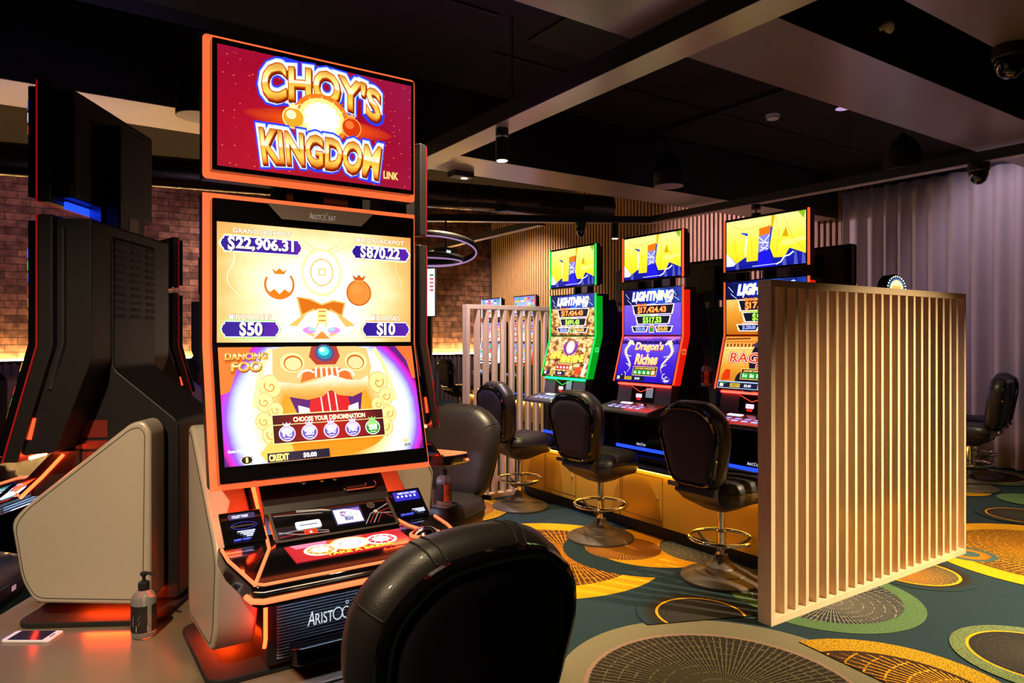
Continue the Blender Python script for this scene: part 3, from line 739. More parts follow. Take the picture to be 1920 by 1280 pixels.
    # brand badge above the picture
    cv.poly([(-0.15, 0.203), (0.179, 0.203), (0.138, 0.160), (-0.108, 0.160)], pbr('badge_taupe', (120, 104, 98), 0.45))
    logo(cv, -0.027, 0.055, 0.168, 0.192, px((226, 206, 196), 0.35))
BG_FOO = screen_mat('festival_orange', [(0.0, (255, 196, 60)), (0.45, (250, 150, 30)), (0.62, (255, 236, 170)), (0.76, (255, 255, 250)), (0.86, (196, 206, 255)), (0.92, (150, 80, 250)), (0.97, (214, 20, 190)), (1.06, (170, 14, 120)), (1.2, (90, 20, 120))], (0.5, 0.36), (1.9, 1.15), 'radial', 0.02, 6, 1.35)
FUR = screen_mat('fur_amber', [(0.0, (226, 140, 40)), (0.45, (246, 190, 96)), (0.75, (255, 240, 200)), (1.0, (255, 252, 240))], (0.5, 0.5), (1, 1), 'y', 0.12, 12, 1.2)
def art_foo(cv):
    cv.bg(-0.283, 0.313, -0.3475, -0.013, BG_FOO)
    cv.poly([(-0.283, -0.013), (-0.19, -0.013), (-0.235, -0.075), (-0.258, -0.14), (-0.283, -0.15)], px((236, 110, 40), 1.1))
    cv.poly([(0.313, -0.013), (0.255, -0.013), (0.288, -0.06), (0.302, -0.12), (0.313, -0.12)], px((240, 110, 50), 1.1))
    cv.ell(0.02, -0.29, 0.165, 0.055, px((240, 136, 24), 1.15))
    for s in (-1, 1):      # carved cloud scrolls on both cheeks
        for (x, y, q) in ((0.165, -0.13, 0.03), (0.185, -0.175, 0.024), (0.155, -0.20, 0.02), (0.19, -0.23, 0.022), (0.17, -0.27, 0.026)):
            cv.ell(0.018 + s * x, y, q * 1.06, q * 1.16, px((214, 140, 50), 1.1)); cv.ell(0.018 + s * x, y, q, q * 1.1, px((252, 214, 140), 1.3)); cv.line([(0.018 + s * (x + q * 0.08 * i ** 0.9 * 0.9 * math.cos(i * 0.62)), y + q * 0.08 * i ** 0.9 * math.sin(i * 0.62)) for i in range(12)], q * 0.12, px((206, 136, 50), 1.0))
    cv.poly([(-0.16, -0.29), (-0.19, -0.32), (-0.17, -0.3475), (-0.09, -0.3475), (-0.10, -0.30), (-0.13, -0.26)], px((250, 190, 90), 1.2))
    # ornamental festival mask: brow, gem, two eye medallions, nose, moustache and open mouth
    cv.poly([(-0.135, -0.02), (-0.14, -0.09), (-0.12, -0.13), (0.15, -0.13), (0.165, -0.08), (0.155, -0.02), (0.12, -0.013), (-0.10, -0.013)], FUR)
    mouth = [(-0.096, -0.165), (-0.074, -0.225), (0.114, -0.222), (0.126, -0.160), (0.029, -0.150)]
    cv.poly(mouth, px((90, 26, 110), 1.0)); cv.poly([(-0.035, -0.17), (-0.045, -0.225), (0.09, -0.222), (0.078, -0.165), (0.028, -0.152)], px((206, 30, 40), 1.0))
    for x in (-0.005, 0.018, 0.04): cv.line([(x, -0.155), (x + 0.004, -0.222)], 0.004, px((250, 226, 210), 1.2))
    for s in (-1, 1):
        cv.poly([(0.018 + s * 0.06, -0.20), (0.018 + s * 0.092, -0.19), (0.018 + s * 0.09, -0.222), (0.018 + s * 0.056, -0.222)], px((236, 226, 250), 1.2))
        cv.ell(0.018 + s * 0.098, -0.062, 0.036, 0.030, px((255, 226, 150), 1.25)); cv.ell(0.018 + s * 0.096, -0.064, 0.028, 0.024, px((196, 96, 20), 1.0)); cv.ell(0.018 + s * 0.096, -0.066, 0.024, 0.020, px((250, 206, 150), 1.2))
    cv.poly([(-0.02, -0.013), (-0.03, -0.045), (-0.01, -0.07), (0.05, -0.07), (0.066, -0.045), (0.058, -0.013)], px((170, 50, 40), 1.0))
    cv.ell(0.019, -0.034, 0.031, 0.027, px((90, 60, 130), 1.0)); cv.ell(0.019, -0.032, 0.023, 0.021, px((0, 140, 170), 1.0)); cv.ell(0.017, -0.028, 0.016, 0.014, px((70, 226, 236), 1.4)); cv.ell(0.012, -0.024, 0.008, 0.007, px((255, 255, 255), 1.5))
    cv.poly([(-0.062, -0.124), (-0.052, -0.095), (-0.02, -0.082), (0.06, -0.082), (0.09, -0.095), (0.102, -0.124), (0.06, -0.112), (0.02, -0.105), (-0.02, -0.112)], px((226, 106, 40), 1.1))
    for i in range(5): cv.line([(-0.012 + i * 0.016, -0.078), (-0.014 + i * 0.017, -0.108)], 0.006, px((255, 244, 226), 1.4))
    for s in (-1, 1): cv.ring(0.019 + s * 0.058, -0.108, 0.03, 0.024, 0.006, px((255, 240, 210), 1.4), 24, 0 if s > 0 else 40, 140 if s > 0 else 180)
    st = [(-0.128, -0.118), (-0.118, -0.145), (-0.095, -0.165), (-0.044, -0.176), (0.0, -0.168), (0.028, -0.148), (0.05, -0.166), (0.094, -0.172), (0.128, -0.158), (0.150, -0.135), (0.148, -0.108), (0.12, -0.122), (0.08, -0.118), (0.032, -0.102), (-0.015, -0.118), (-0.06, -0.128)]
    cv.raw(st, [tuple(range(len(st)))], FUR, [((p[0] + 0.13) / 0.28, (p[1] + 0.18) / 0.08) for p in st])
    for s in (-1, 1):   # gold tassel cords
        cv.line([(0.018 + s * 0.16, -0.02), (0.018 + s * 0.185, -0.07), (0.018 + s * 0.20, -0.12), (0.018 + s * 0.215, -0.19)], 0.014, px((255, 226, 150), 1.3))
    for s, x0, x1, y0, y1 in (('DANCING', -0.268, -0.152, -0.052, -0.030), ('FOO', -0.253, -0.170, -0.086, -0.056)):
        cv.text(s, x0, x1, y0, y1, px((150, 60, 16)), 0.08, 0.1, None, 0.03, (0.001, -0.002)); cv.text(s, x0, x1, y0, y1, GOLD, 0.04, 0.1, None, 0.03)
    # choose panel
    cv.rect(-0.153, 0.187, -0.299, -0.213, px((255, 226, 150), 1.3)); cv.rect(-0.150, 0.184, -0.296, -0.216, px((70, 8, 26)))
    red = screen_mat('red_band', [(0.0, (70, 4, 20)), (0.5, (206, 16, 26)), (1.0, (70, 4, 20))], (0.5, 0.5), (1, 1), 'x', 0, 3, 1.0)
    cv.bg(-0.148, 0.182, -0.242, -0.220, red); cv.bg(-0.148, 0.182, -0.294, -0.246, red)
    cv.line([(-0.15, -0.244), (0.184, -0.244)], 0.002, px((255, 226, 150), 1.2))
    cv.text('CHOOSE YOUR DENOMINATION', -0.092, 0.126, -0.238, -0.224, px((255, 236, 190), 1.4), 0.04, 0, None, 0.03)
    for i, (x, s) in enumerate(((-0.112, '1c'), (-0.048, '2c'), (0.017, '5c'), (0.083, '10c'), (0.146, '$1'))):
        a = px((206, 196, 255), 1.3) if i < 4 else px((150, 240, 120), 1.2); b_ = px((110, 90, 190), 1.1) if i < 4 else px((20, 150, 20), 1.1)
        cv.ell(x, -0.270, 0.0235, 0.0225, px((245, 240, 255), 1.4)); cv.ell(x, -0.270, 0.021, 0.020, b_); cv.ell(x, -0.262, 0.017, 0.010, a)
        cv.poly([(x - 0.012, -0.238), (x - 0.007, -0.251), (x + 0.007, -0.251), (x + 0.012, -0.238), (x + 0.004, -0.243), (x, -0.237), (x - 0.004, -0.243)], a)
        cv.text(s, x - 0.012, x + 0.012, -0.278, -0.263, px((255, 255, 255), 1.6), 0.05, 0, None, 0.03); cv.line([(x - 0.009, -0.284), (x + 0.009, -0.284)], 0.002, px((255, 255, 255), 1.2))
    # credit strip
    cv.bg(-0.172, 0.005, -0.3475, -0.322, screen_mat('credit_bar', [(0.0, (60, 40, 70)), (1.0, (16, 14, 50))], (0.5, 0.5), (1, 1), 'x', 0, 3, 1.0))
    cv.text('CREDIT', -0.168, -0.113, -0.3445, -0.326, px((255, 226, 120), 1.3), 0.05, 0, None, 0.03)
    cv.text('$0.00', -0.072, -0.034, -0.342, -0.329, px((245, 240, 255), 1.3), 0.05, 0, None, 0.03)
    cv.rect(-0.241, -0.213, -0.345, -0.325, px((20, 16, 30))); cv.ring(-0.227, -0.335, 0.016, 0.012, 0.0015, px((255, 250, 240), 1.2)); cv.text('i', -0.229, -0.225, -0.341, -0.328, px((255, 226, 120), 1.2), 0.04)
    cv.text('Game Choice', -0.275, -0.230, -0.312, -0.304, px((255, 255, 255), 1.3), 0.02)
    cv.rect(0.244, 0.262, -0.336, -0.330, px((60, 44, 40))); cv.rect(0.247, 0.259, -0.334, -0.332, px((255, 240, 200), 1.0))
    cv.ell(0.248, -0.320, 0.006, 0.005, px((236, 206, 60), 1.2)); cv.ell(0.261, -0.320, 0.006, 0.005, px((200, 206, 220), 1.2))
def deck_choy(cv):
    cv.bg(-0.165, 0.160, 0.0, 0.112, screen_mat('deck_red', [(0.0, (250, 150, 60)), (0.35, (226, 30, 40)), (0.8, (206, 16, 50)), (1.0, (216, 30, 110))], (0.42, 0.6), (1.3, 0.8), 'radial', 0.06, 4, 1.05))
    cv.poly([(-0.15, 0.112), (-0.14, 0.085), (-0.06, 0.09), (-0.05, 0.112)], px((236, 130, 170), 1.0))
    cv.ell(0.0, 0.068, 0.055, 0.042, px((255, 214, 130), 1.2)); cv.ell(0.0, 0.068, 0.046, 0.036, px((226, 226, 255), 1.4)); cv.ring(0.0, 0.068, 0.03, 0.02, 0.003, px((160, 150, 220), 1.0))
    for x, a, b_ in ((-0.085, (255, 250, 230), (206, 150, 40)), (0.085, (255, 244, 250), (206, 20, 50))):
        cv.ell(x, 0.055, 0.044, 0.036, px((255, 250, 244), 1.5)); cv.ell(x, 0.055, 0.036, 0.029, px(b_, 1.1)); cv.ell(x, 0.058, 0.024, 0.020, px(a, 1.4))
        for k in range(10): cv.line([(x + 0.02 * math.cos(k * 0.63), 0.057 + 0.016 * math.sin(k * 0.63)), (x + 0.034 * math.cos(k * 0.63), 0.055 + 0.027 * math.sin(k * 0.63))], 0.003, px(a, 1.2))
    cv.text('TAKE A BREAK', -0.085, 0.105, 0.004, 0.022, px((120, 20, 10)), 0.08, 0, None, 0.04); cv.text('TAKE A BREAK', -0.085, 0.105, 0.004, 0.022, px((255, 220, 60), 1.2), 0.04, 0, None, 0.04)
def deck_generic(cv):
    cv.bg(-0.165, 0.160, 0.0, 0.112, screen_mat('deck_teal', [(0.0, (20, 60, 90)), (0.4, (40, 150, 130)), (0.7, (140, 40, 90)), (1.0, (30, 20, 60))], (0.4, 0.5), (1.4, 0.9), 'radial', 0.35, 4, 0.9))
    for x, c in ((-0.1, (196, 30, 70)), (0.0, (70, 170, 150)), (0.1, (220, 190, 120))):
        cv.ell(x, 0.055, 0.036, 0.03, px((230, 226, 240), 1.0)); cv.ell(x, 0.055, 0.03, 0.025, px(c, 1.0))
def reader_art(cv):
    w = px((250, 250, 255), 1.5)
    for k, (c, y0, y1, y2) in enumerate((((200, 190, 190), 0.03, 0.034, 0.02), ((206, 30, 24), 0.018, 0.022, 0.012), ((190, 190, 196), 0.036, 0.018, 0.014), ((206, 180, 170), 0.095, 0.092, 0.085))):
        cv.line([(-0.165, y0), (-0.11, y1), (-0.03, y2)], 0.0016, px(c, 0.7))
    for k in range(4): cv.line([(0.08 + k * 0.012, 0.02), (0.105 + k * 0.012, 0.055), (0.168, 0.085 - k * 0.018)], 0.0018, px((206, 40, 30) if k % 2 else (200, 196, 190), 0.7))
    for k in range(3): cv.line([(-0.10, 0.099 + k * 0.003), (-0.03, 0.094 + k * 0.002), (0.0, 0.088)], 0.0012, px((220, 206, 190), 0.8))
    cv.rect(-0.005, 0.082, 0.028, 0.094, px((30, 30, 90), 0.8), 0.003); cv.rect(0.0, 0.077, 0.033, 0.086, px((236, 238, 255), 1.5))
    cv.poly([(0.035, 0.086), (0.077, 0.086), (0.077, 0.072)], px((140, 100, 190), 1.1))
    cv.text('EZY', 0.018, 0.034, 0.060, 0.077, px((110, 30, 130)), 0.05, 0, None, 0.03); cv.text('BREAK', 0.026, 0.052, 0.042, 0.058, px((24, 40, 130)), 0.05, 0, None, 0.03)
    cv.ring(0.042, 0.070, 0.009, 0.010, 0.0012, px((40, 40, 90))); cv.line([(0.042, 0.070), (0.046, 0.076)], 0.001, px((40, 40, 90)))
    cv.rect(0.055, 0.070, 0.0585, 0.0605, px((140, 140, 170)))
    cv.rect(-0.115, -0.045, 0.034, 0.062, w, 0.006); cv.rect(-0.105, -0.055, 0.0465, 0.0505, px((90, 80, 140)), 0.001)
    cv.rect(-0.098, -0.062, 0.014, 0.031, px((236, 56, 20), 1.1)); cv.poly([(-0.084, 0.018), (-0.076, 0.018), (-0.080, 0.027)], w); cv.rect(-0.093, -0.09, 0.018, 0.027, px((120, 20, 10))); cv.rect(-0.070, -0.067, 0.018, 0.027, px((120, 20, 10)))
    cv.ell(0.115, 0.085, 0.013, 0.013, M['darkgrey']); cv.ring(0.122, 0.060, 0.005, 0.005, 0.002, px((255, 226, 180), 1.4), 16)
def bezel_art(cv, s):
    blue = px((70, 90, 255), 2.0); dim = px((26, 36, 190), 0.9); wh = px((190, 206, 255), 2.0)
    if s < 0:
        cv.rect(-0.034, 0.036, 0.074, 0.092, px((14, 18, 90), 0.8), 0.003); cv.text('COLLECT TICKET', -0.024, 0.018, 0.079, 0.087, wh, 0.03)
        cv.ring(0.002, 0.052, 0.034, 0.012, 0.0015, dim, 20); cv.rect(-0.03, 0.03, 0.049, 0.054, px((8, 8, 30), 0.6))
        for i in range(4): cv.line([(-0.018 + i * 0.007, 0.034 - i * 0.0055), (0.028 - i * 0.003, 0.034 - i * 0.0055)], 0.0032, wh)
        cv.text('INSERT TICKET', -0.03, 0.012, 0.006, 0.011, blue, 0.03)
    else:
        cv.rect(-0.042, 0.042, 0.058, 0.092, px((20, 30, 190), 0.9), 0.003); cv.text('INSERT NOTE / TICKET', -0.026, 0.036, 0.082, 0.088, wh, 0.03)
        for i in range(5): cv.rect(-0.032 + i * 0.014, -0.026 + i * 0.014, 0.070, 0.077, wh)
        for i in range(3): cv.line([(0.0 + i * 0.008, 0.022 - i * 0.005), (0.04, 0.022 - i * 0.005)], 0.003, wh)
        cv.text('INSERT NOTE TICKET', -0.042, 0.0, 0.004, 0.010, blue, 0.03)
# ---- the row of three
SKY = screen_mat('night_blue', [(0.0, (18, 22, 150)), (0.5, (24, 40, 190)), (1.0, (30, 90, 200))], (0.5, 0.5), (1, 1), 'y', 0.3, 5, 1.1)
def art_giant(cv):
    w, h = 0.306, 0.168
    cv.bg(-w, w, -h, h, SKY)
    W_ = lambda P: [(x * w, y * h) for x, y in P]
    for x in (-0.75, 0.45, 0.72, 0.9): cv.poly(W_([(x, -1), (x + 0.1, -1), (x + 0.06, -0.5), (x + 0.02, -0.5)]), px((90, 100, 200), 0.9))
    Yd = px((206, 150, 10), 1.1); Yl = px((255, 246, 120), 1.3)
    def solid(P, U=None):
        P = W_(P); k = len(P); cv.raw(P, [tuple(range(k))], YEL, [(p[0] / w / 2 + 0.5, p[1] / h / 2 + 0.5) for p in P])
    cv.poly(W_([(-1, 1), (1, 1), (1, 0.7), (0.2, 0.55), (-1, 0.8)]), px((226, 190, 20), 1.1))
    solid([(-1, 1), (-0.62, 1), (-0.6, 0.45), (-0.42, 0.3), (-0.45, -0.5), (-0.72, -0.75), (-1, -0.3)])
    cv.poly(W_([(-1, -0.3), (-0.74, -0.75), (-0.8, -0.85), (-1, -0.85)]), px((240, 244, 255), 1.5))
    solid([(-0.62, 1), (0.18, 1), (0.18, 0.62), (-0.12, 0.55), (-0.16, -0.72), (-0.46, -0.72), (-0.42, 0.42), (-0.62, 0.5)])
    solid([(0.28, 1), (1, 1), (1, -0.62), (0.62, -0.35), (0.5, -0.68), (0.24, -0.66), (0.14, -0.25), (0.2, 0.4)])
    cv.poly(W_([(0.44, 0.12), (0.6, 0.1), (0.54, 0.5)]), px((226, 170, 10), 1.1)); cv.poly(W_([(0.42, -0.2), (0.62, -0.24), (1, -0.1), (1, 0.05), (0.62, -0.02), (0.46, 0.0)]), Yl)
    cv.poly(W_([(-0.13, 0.55), (0.17, 0.62), (0.15, 0.30), (-0.12, 0.25)]), px((236, 120, 10), 1.15)); cv.poly(W_([(-0.13, 0.25), (0.15, 0.30), (0.12, -0.3), (-0.14, -0.4)]), px((130, 130, 230), 1.2))
    wl = px((255, 255, 255), 1.7)
    for P in ([(-0.12, 0.2), (0.0, 0.0), (-0.08, -0.2), (0.1, -0.3), (0.0, -0.4)], [(0.14, 0.25), (0.02, 0.05), (0.1, -0.15), (-0.1, -0.35)], [(-0.13, 0.0), (0.12, -0.05)]): cv.line(W_(P), 0.005, wl)
    cv.poly(W_([(-0.2, -1), (-0.12, -0.42), (0.02, -0.33), (0.12, -0.4), (0.26, -1)]), px((24, 20, 226), 1.2))
    cv.line(W_([(0.72, -0.5), (0.62, -0.62), (0.5, -0.66), (0.42, -0.85), (0.3, -0.93)]), 0.008, wl); cv.line(W_([(-0.46, 0.3), (-0.5, -0.2), (-0.48, -0.55), (-0.44, 0.2)]), 0.004, wl)
    for P in ([(-0.9, 0.9), (-0.6, 0.6), (-0.1, 0.66)], [(0.3, 0.95), (0.36, 0.2), (0.3, -0.5)], [(0.5, 0.9), (0.7, 0.0), (0.95, -0.45)], [(-0.35, 0.4), (-0.3, -0.6)], [(-0.8, 0.2), (-0.7, -0.6)]): cv.line(W_(P), 0.0025, Yd)
    cv.line(W_([(-0.3, -0.93), (0.34, -0.91)]), 0.004, px((220, 225, 255), 1.2)); cv.poly(W_([(0.82, 1), (1, 1), (0.96, 0.7)]), px((150, 200, 40), 1.0))
def bolt_frame(cv, x0, x1, y0, y1, k=0.012):
    cv.poly([(x0, y1), (x1, y1), (x1 - k * 2.2, y0), (x0 + k * 2.2, y0)], px((250, 250, 255), 1.5)); cv.poly([(x0 + k, y1 - 0.005), (x1 - k, y1 - 0.005), (x1 - k * 2.8, y0 + 0.005), (x0 + k * 2.8, y0 + 0.005)], px((18, 20, 40)))
    for s, x in ((1, x0), (-1, x1)): cv.line([(x + s * k * 0.3, y1 - 0.004), (x + s * k * 1.3, (y0 + y1) / 2 + 0.004), (x + s * k * 0.9, (y0 + y1) / 2), (x + s * k * 2.0, y0)], 0.005, px((255, 236, 110), 1.4))
def art_lightning(bgm, grand, major, minor, mini):
    def f(cv):
        w, h = 0.308, 0.182
        cv.bg(-w, w, -h, h, bgm); cv.bg(-w, w, 0.06, h, screen_mat('storm_blue', [(0.0, (10, 14, 60)), (0.5, (20, 40, 150)), (0.62, (60, 110, 230)), (0.75, (14, 18, 80)), (1, (24, 60, 180))], (0.5, 0.5), (1, 1), 'x', 0.5, 3, 1.1))
        for P in ([(-0.29, 0.15), (-0.25, 0.11), (-0.27, 0.10), (-0.22, 0.065)], [(0.22, 0.17), (0.26, 0.12), (0.24, 0.11), (0.29, 0.08)]): cv.line(P, 0.004, px((200, 220, 255), 1.5))
        cv.text('LIGHTNING', -0.215, 0.235, 0.088, 0.162, px((30, 70, 255), 1.4), 0.12, 0.22, None, 0.05); cv.text('LIGHTNING', -0.215, 0.235, 0.088, 0.162, px((255, 255, 255), 1.6), 0.075, 0.22, None, 0.05); cv.text('LIGHTNING', -0.215, 0.235, 0.094, 0.157, px((255, 246, 180), 1.4), 0.03, 0.22, None, 0.05)
        cv.line([(-0.15, 0.165), (-0.16, 0.12), (-0.145, 0.12), (-0.17, 0.07)], 0.008, px((255, 255, 255), 1.6)); cv.line([(0.085, 0.17), (0.07, 0.12), (0.085, 0.12), (0.055, 0.07)], 0.008, px((255, 255, 255), 1.6))
        cv.text('LINK', 0.15, 0.22, 0.066, 0.086, px((255, 255, 255), 1.5), 0.05, 0.2, None, 0.03)
        bolt_frame(cv, -0.215, 0.245, -0.022, 0.056); bolt_frame(cv, -0.18, 0.21, -0.098, -0.030); bolt_frame(cv, -0.225, -0.03, -0.16, -0.112); bolt_frame(cv, 0.035, 0.23, -0.16, -0.112)
        cv.rect(-0.024, 0.029, -0.165, -0.104, px((250, 246, 230), 1.3)); cv.rect(-0.019, 0.024, -0.16, -0.11, px((150, 50, 20))); cv.rect(-0.015, 0.020, -0.156, -0.130, px((30, 170, 40), 1.1)); cv.text('PLAY', -0.014, 0.019, -0.126, -0.114, px((255, 230, 120), 1.2), 0.03)
        cv.text('GRAND', -0.165, -0.05, 0.046, 0.066, px((255, 130, 20), 1.3), 0.07, 0, None, 0.04); cv.text('JACKPOT', -0.045, 0.05, 0.050, 0.062, px((255, 255, 255), 1.3), 0.04)
        cv.text('MAJOR', -0.12, -0.015, -0.038, -0.020, px((150, 240, 20), 1.3), 0.07, 0, None, 0.04); cv.text('JACKPOT', -0.01, 0.075, -0.035, -0.023, px((255, 255, 255), 1.3), 0.04)
        cv.text(grand, -0.15, 0.16, -0.014, 0.040, px((255, 90, 10), 1.3), 0.06, 0, None, 0.04); cv.text(grand, -0.15, 0.16, -0.014, 0.040, px((255, 190, 90), 1.3), 0.015, 0, None, 0.04)
        cv.text(major, -0.09, 0.11, -0.088, -0.042, px((120, 230, 0), 1.3), 0.06, 0, None, 0.04); cv.text(major, -0.09, 0.11, -0.088, -0.042, px((210, 255, 120), 1.3), 0.015, 0, None, 0.04)
        cv.text(minor, -0.17, -0.065, -0.150, -0.122, px((150, 170, 255), 1.3), 0.05, 0, None, 0.03); cv.text(mini, 0.07, 0.175, -0.150, -0.122, px((255, 190, 90), 1.3), 0.05, 0, None, 0.03)
        cv.text('MINOR BONUS', -0.17, -0.07, -0.110, -0.103, px((230, 236, 255), 1.1), 0.03); cv.text('MINI BONUS', 0.08, 0.17, -0.110, -0.103, px((255, 236, 190), 1.1), 0.03)
    return f
def chooser(cv, y, cols, title='TOUCH SCREEN TO MAKE SELECTION', x0=-0.125, x1=0.135):
    cv.rect(x0, x1, y, y + 0.075, px((250, 220, 110), 1.3)); cv.rect(x0 + 0.004, x1 - 0.004, y + 0.004, y + 0.071, px((90, 10, 30)))
    cv.text(title, x0 + 0.02, x1 - 0.02, y + 0.052, y + 0.065, px((255, 226, 120), 1.2), 0.04, 0, None, 0.03)
    n = len(cols); d = (x1 - x0 - 0.02) / n
    for i, c in enumerate(cols):
        cv.rect(x0 + 0.012 + i * d, x0 + 0.006 + (i + 1) * d, y + 0.009, y + 0.046, px(c, 1.2), 0.004); cv.text(('1c', '2c', '5c', '10c', '$1')[i], x0 + 0.02 + i * d, x0 + (i + 1) * d - 0.002, y + 0.016, y + 0.038, px((255, 255, 255), 1.4), 0.04, 0, None, 0.03)
def credit(cv, bar=(20, 22, 60)):
    cv.rect(-0.30, 0.02, -0.178, -0.140, px(bar)); cv.rect(-0.20, -0.12, -0.172, -0.146, px((240, 206, 70), 1.2)); cv.text('CREDIT', -0.195, -0.125, -0.168, -0.150, px((90, 50, 10)), 0.03); cv.text('$0.00', -0.085, -0.03, -0.168, -0.150, px((240, 240, 255), 1.2), 0.04, 0, None, 0.03); cv.rect(-0.285, -0.255, -0.172, -0.146, px((236, 236, 220), 1.1))
BG_MINE = screen_mat('gold_rush', [(0.25, (90, 40, 30)), (0.42, (186, 110, 40)), (0.55, (236, 190, 90)), (0.7, (255, 240, 190)), (0.85, (206, 90, 30))], (0.5, 0.5), (0.2, 0.2), 'y', 0.9, 9, 1.15)
def art_mine(cv):
    w, h = 0.308, 0.184
    cv.bg(-w, w, -h, h, BG_MINE)
    for q in range(26):
        x, y = random.uniform(-0.29, 0.29), random.uniform(-0.17, 0.17); r_ = random.uniform(0.01, 0.028)
        cv.poly([(x + r_ * random.uniform(0.6, 1) * math.cos(a), y + r_ * random.uniform(0.6, 1) * math.sin(a)) for a in (0.2, 1.2, 2.4, 3.4, 4.6, 5.5)], px(random.choice([(255, 226, 120), (236, 170, 50), (160, 80, 40), (255, 246, 200)]), 1.2))
    cv.ell(0.02, 0.085, 0.10, 0.075, px((120, 40, 150), 1.1)); cv.ell(0.02, 0.10, 0.07, 0.065, px((160, 100, 60), 1.0)); cv.ell(0.02, 0.085, 0.055, 0.06, px((236, 230, 255), 1.4))
    for s, x0, x1, y0, rot in (('MINE', -0.24, -0.09, -0.035, 0.10), ('MINE', -0.085, 0.065, -0.06, -0.05), ('MINE', 0.07, 0.24, -0.065, 0.12)):
        wp = lambda x, y, a=x0, rr=rot: (x, y + (x - a) * rr)
        cv.text(s, x0, x1, y0, y0 + 0.07, px((90, 40, 10)), 0.12, 0, wp, 0.05, (0.002, -0.004)); cv.text(s, x0, x1, y0, y0 + 0.07, px((255, 220, 70), 1.3), 0.06, 0, wp, 0.05)
    chooser(cv, -0.13, [(226, 40, 50)] * 2 + [(230, 70, 30)] + [(226, 40, 50)] + [(255, 220, 110)], x0=-0.135, x1=0.12); credit(cv)
    cv.poly([(0.14, -0.17), (0.16, -0.10), (0.22, -0.09), (0.24, -0.15)], px((226, 70, 20), 1.1)); cv.poly([(0.24, -0.17), (0.27, -0.05), (0.29, -0.06), (0.28, -0.17)], px((250, 250, 240), 1.3))
BG_DRAG = screen_mat('violet_lake', [(0.0, (44, 14, 190)), (0.45, (70, 36, 214)), (0.8, (110, 80, 236)), (0.92, (90, 50, 200)), (1.0, (236, 130, 220))], (0.5, 0.5), (1, 1), 'y', 0.06, 4, 1.15)
def art_dragon(cv):
    w, h = 0.308, 0.184
    cv.bg(-w, w, -h, h, BG_DRAG)
    P = [(-w, 0.125)] + [(-w + 2 * w * i / 24, 0.135 + 0.02 * abs(math.sin(i * 1.7)) + 0.008 * math.sin(i * 3.1)) for i in range(25)] + [(w, 0.125)]
    cv.poly(P, px((40, 20, 110), 1.0))
    g1, g2 = px((255, 244, 190), 1.4), px((206, 150, 40), 1.1)
    for s in (-1, 1):
        B_ = [(s * (0.215 + 0.035 * math.sin(i * 0.42) - 0.012 * (i > 9) * (i - 9) * 0.4), 0.125 - i * 0.0155) for i in range(17)]
        cv.line(B_, 0.030, g2, True); cv.line(B_, 0.022, g1, True)
        for i in range(1, 13): cv.poly([(B_[i][0] + s * 0.008, B_[i][1] + 0.005), (B_[i][0] + s * 0.026, B_[i][1] + 0.004), (B_[i][0] + s * 0.008, B_[i][1] - 0.006)], g1)
        cv.poly([(s * 0.225, 0.155), (s * 0.19, 0.15), (s * 0.165, 0.118), (s * 0.178, 0.112), (s * 0.20, 0.122), (s * 0.225, 0.11), (s * 0.245, 0.125)], g1); cv.line([(s * 0.225, 0.15), (s * 0.262, 0.168)], 0.006, g1, True); cv.ell(s * 0.198, 0.138, 0.005, 0.004, px((60, 30, 90)))
        for y in (0.03, -0.04): cv.line([(s * 0.22, y), (s * 0.185, y - 0.012), (s * 0.178, y - 0.004)], 0.005, g1)
        cv.ring(s * 0.222, -0.13, 0.024, 0.022, 0.005, g1, 20, 90 if s > 0 else 180, 360 if s > 0 else 450)
    for s_, x0, x1, y0, y1 in (("Dragon's", -0.145, 0.155, 0.055, 0.138), ('Riches', -0.12, 0.12, -0.045, 0.04)):
        cv.text(s_, x0, x1, y0, y1, px((150, 40, 120), 1.0), 0.09, 0.06, None, 0.03, (0.002, -0.004)); cv.text(s_, x0, x1, y0, y1, px((255, 170, 200), 1.2), 0.06, 0.06, None, 0.03); cv.text(s_, x0, x1, y0, y1, screen_mat('peach_letters', [(0.0, (255, 200, 120)), (0.5, (255, 226, 110)), (1.0, (255, 240, 220))], (0.5, 0.5), (1, 1), 'y', 0, 3, 1.3), 0.03, 0.06, None, 0.03)
    chooser(cv, -0.135, [(20, 180, 60)] * 4 + [(255, 170, 60)]); credit(cv)
    cv.ring(0.245, -0.155, 0.045, 0.028, 0.003, px((190, 180, 255), 1.1), 4); cv.rect(0.225, 0.275, -0.172, -0.158, px((236, 226, 255), 1.3), 0.006)
BG_RAGE = screen_mat('arena_sand', [(0.0, (196, 106, 20)), (0.4, (240, 160, 50)), (0.7, (255, 206, 110)), (1.0, (250, 150, 50))], (0.5, 0.5), (1, 1), 'y', 0.15, 5, 1.15)
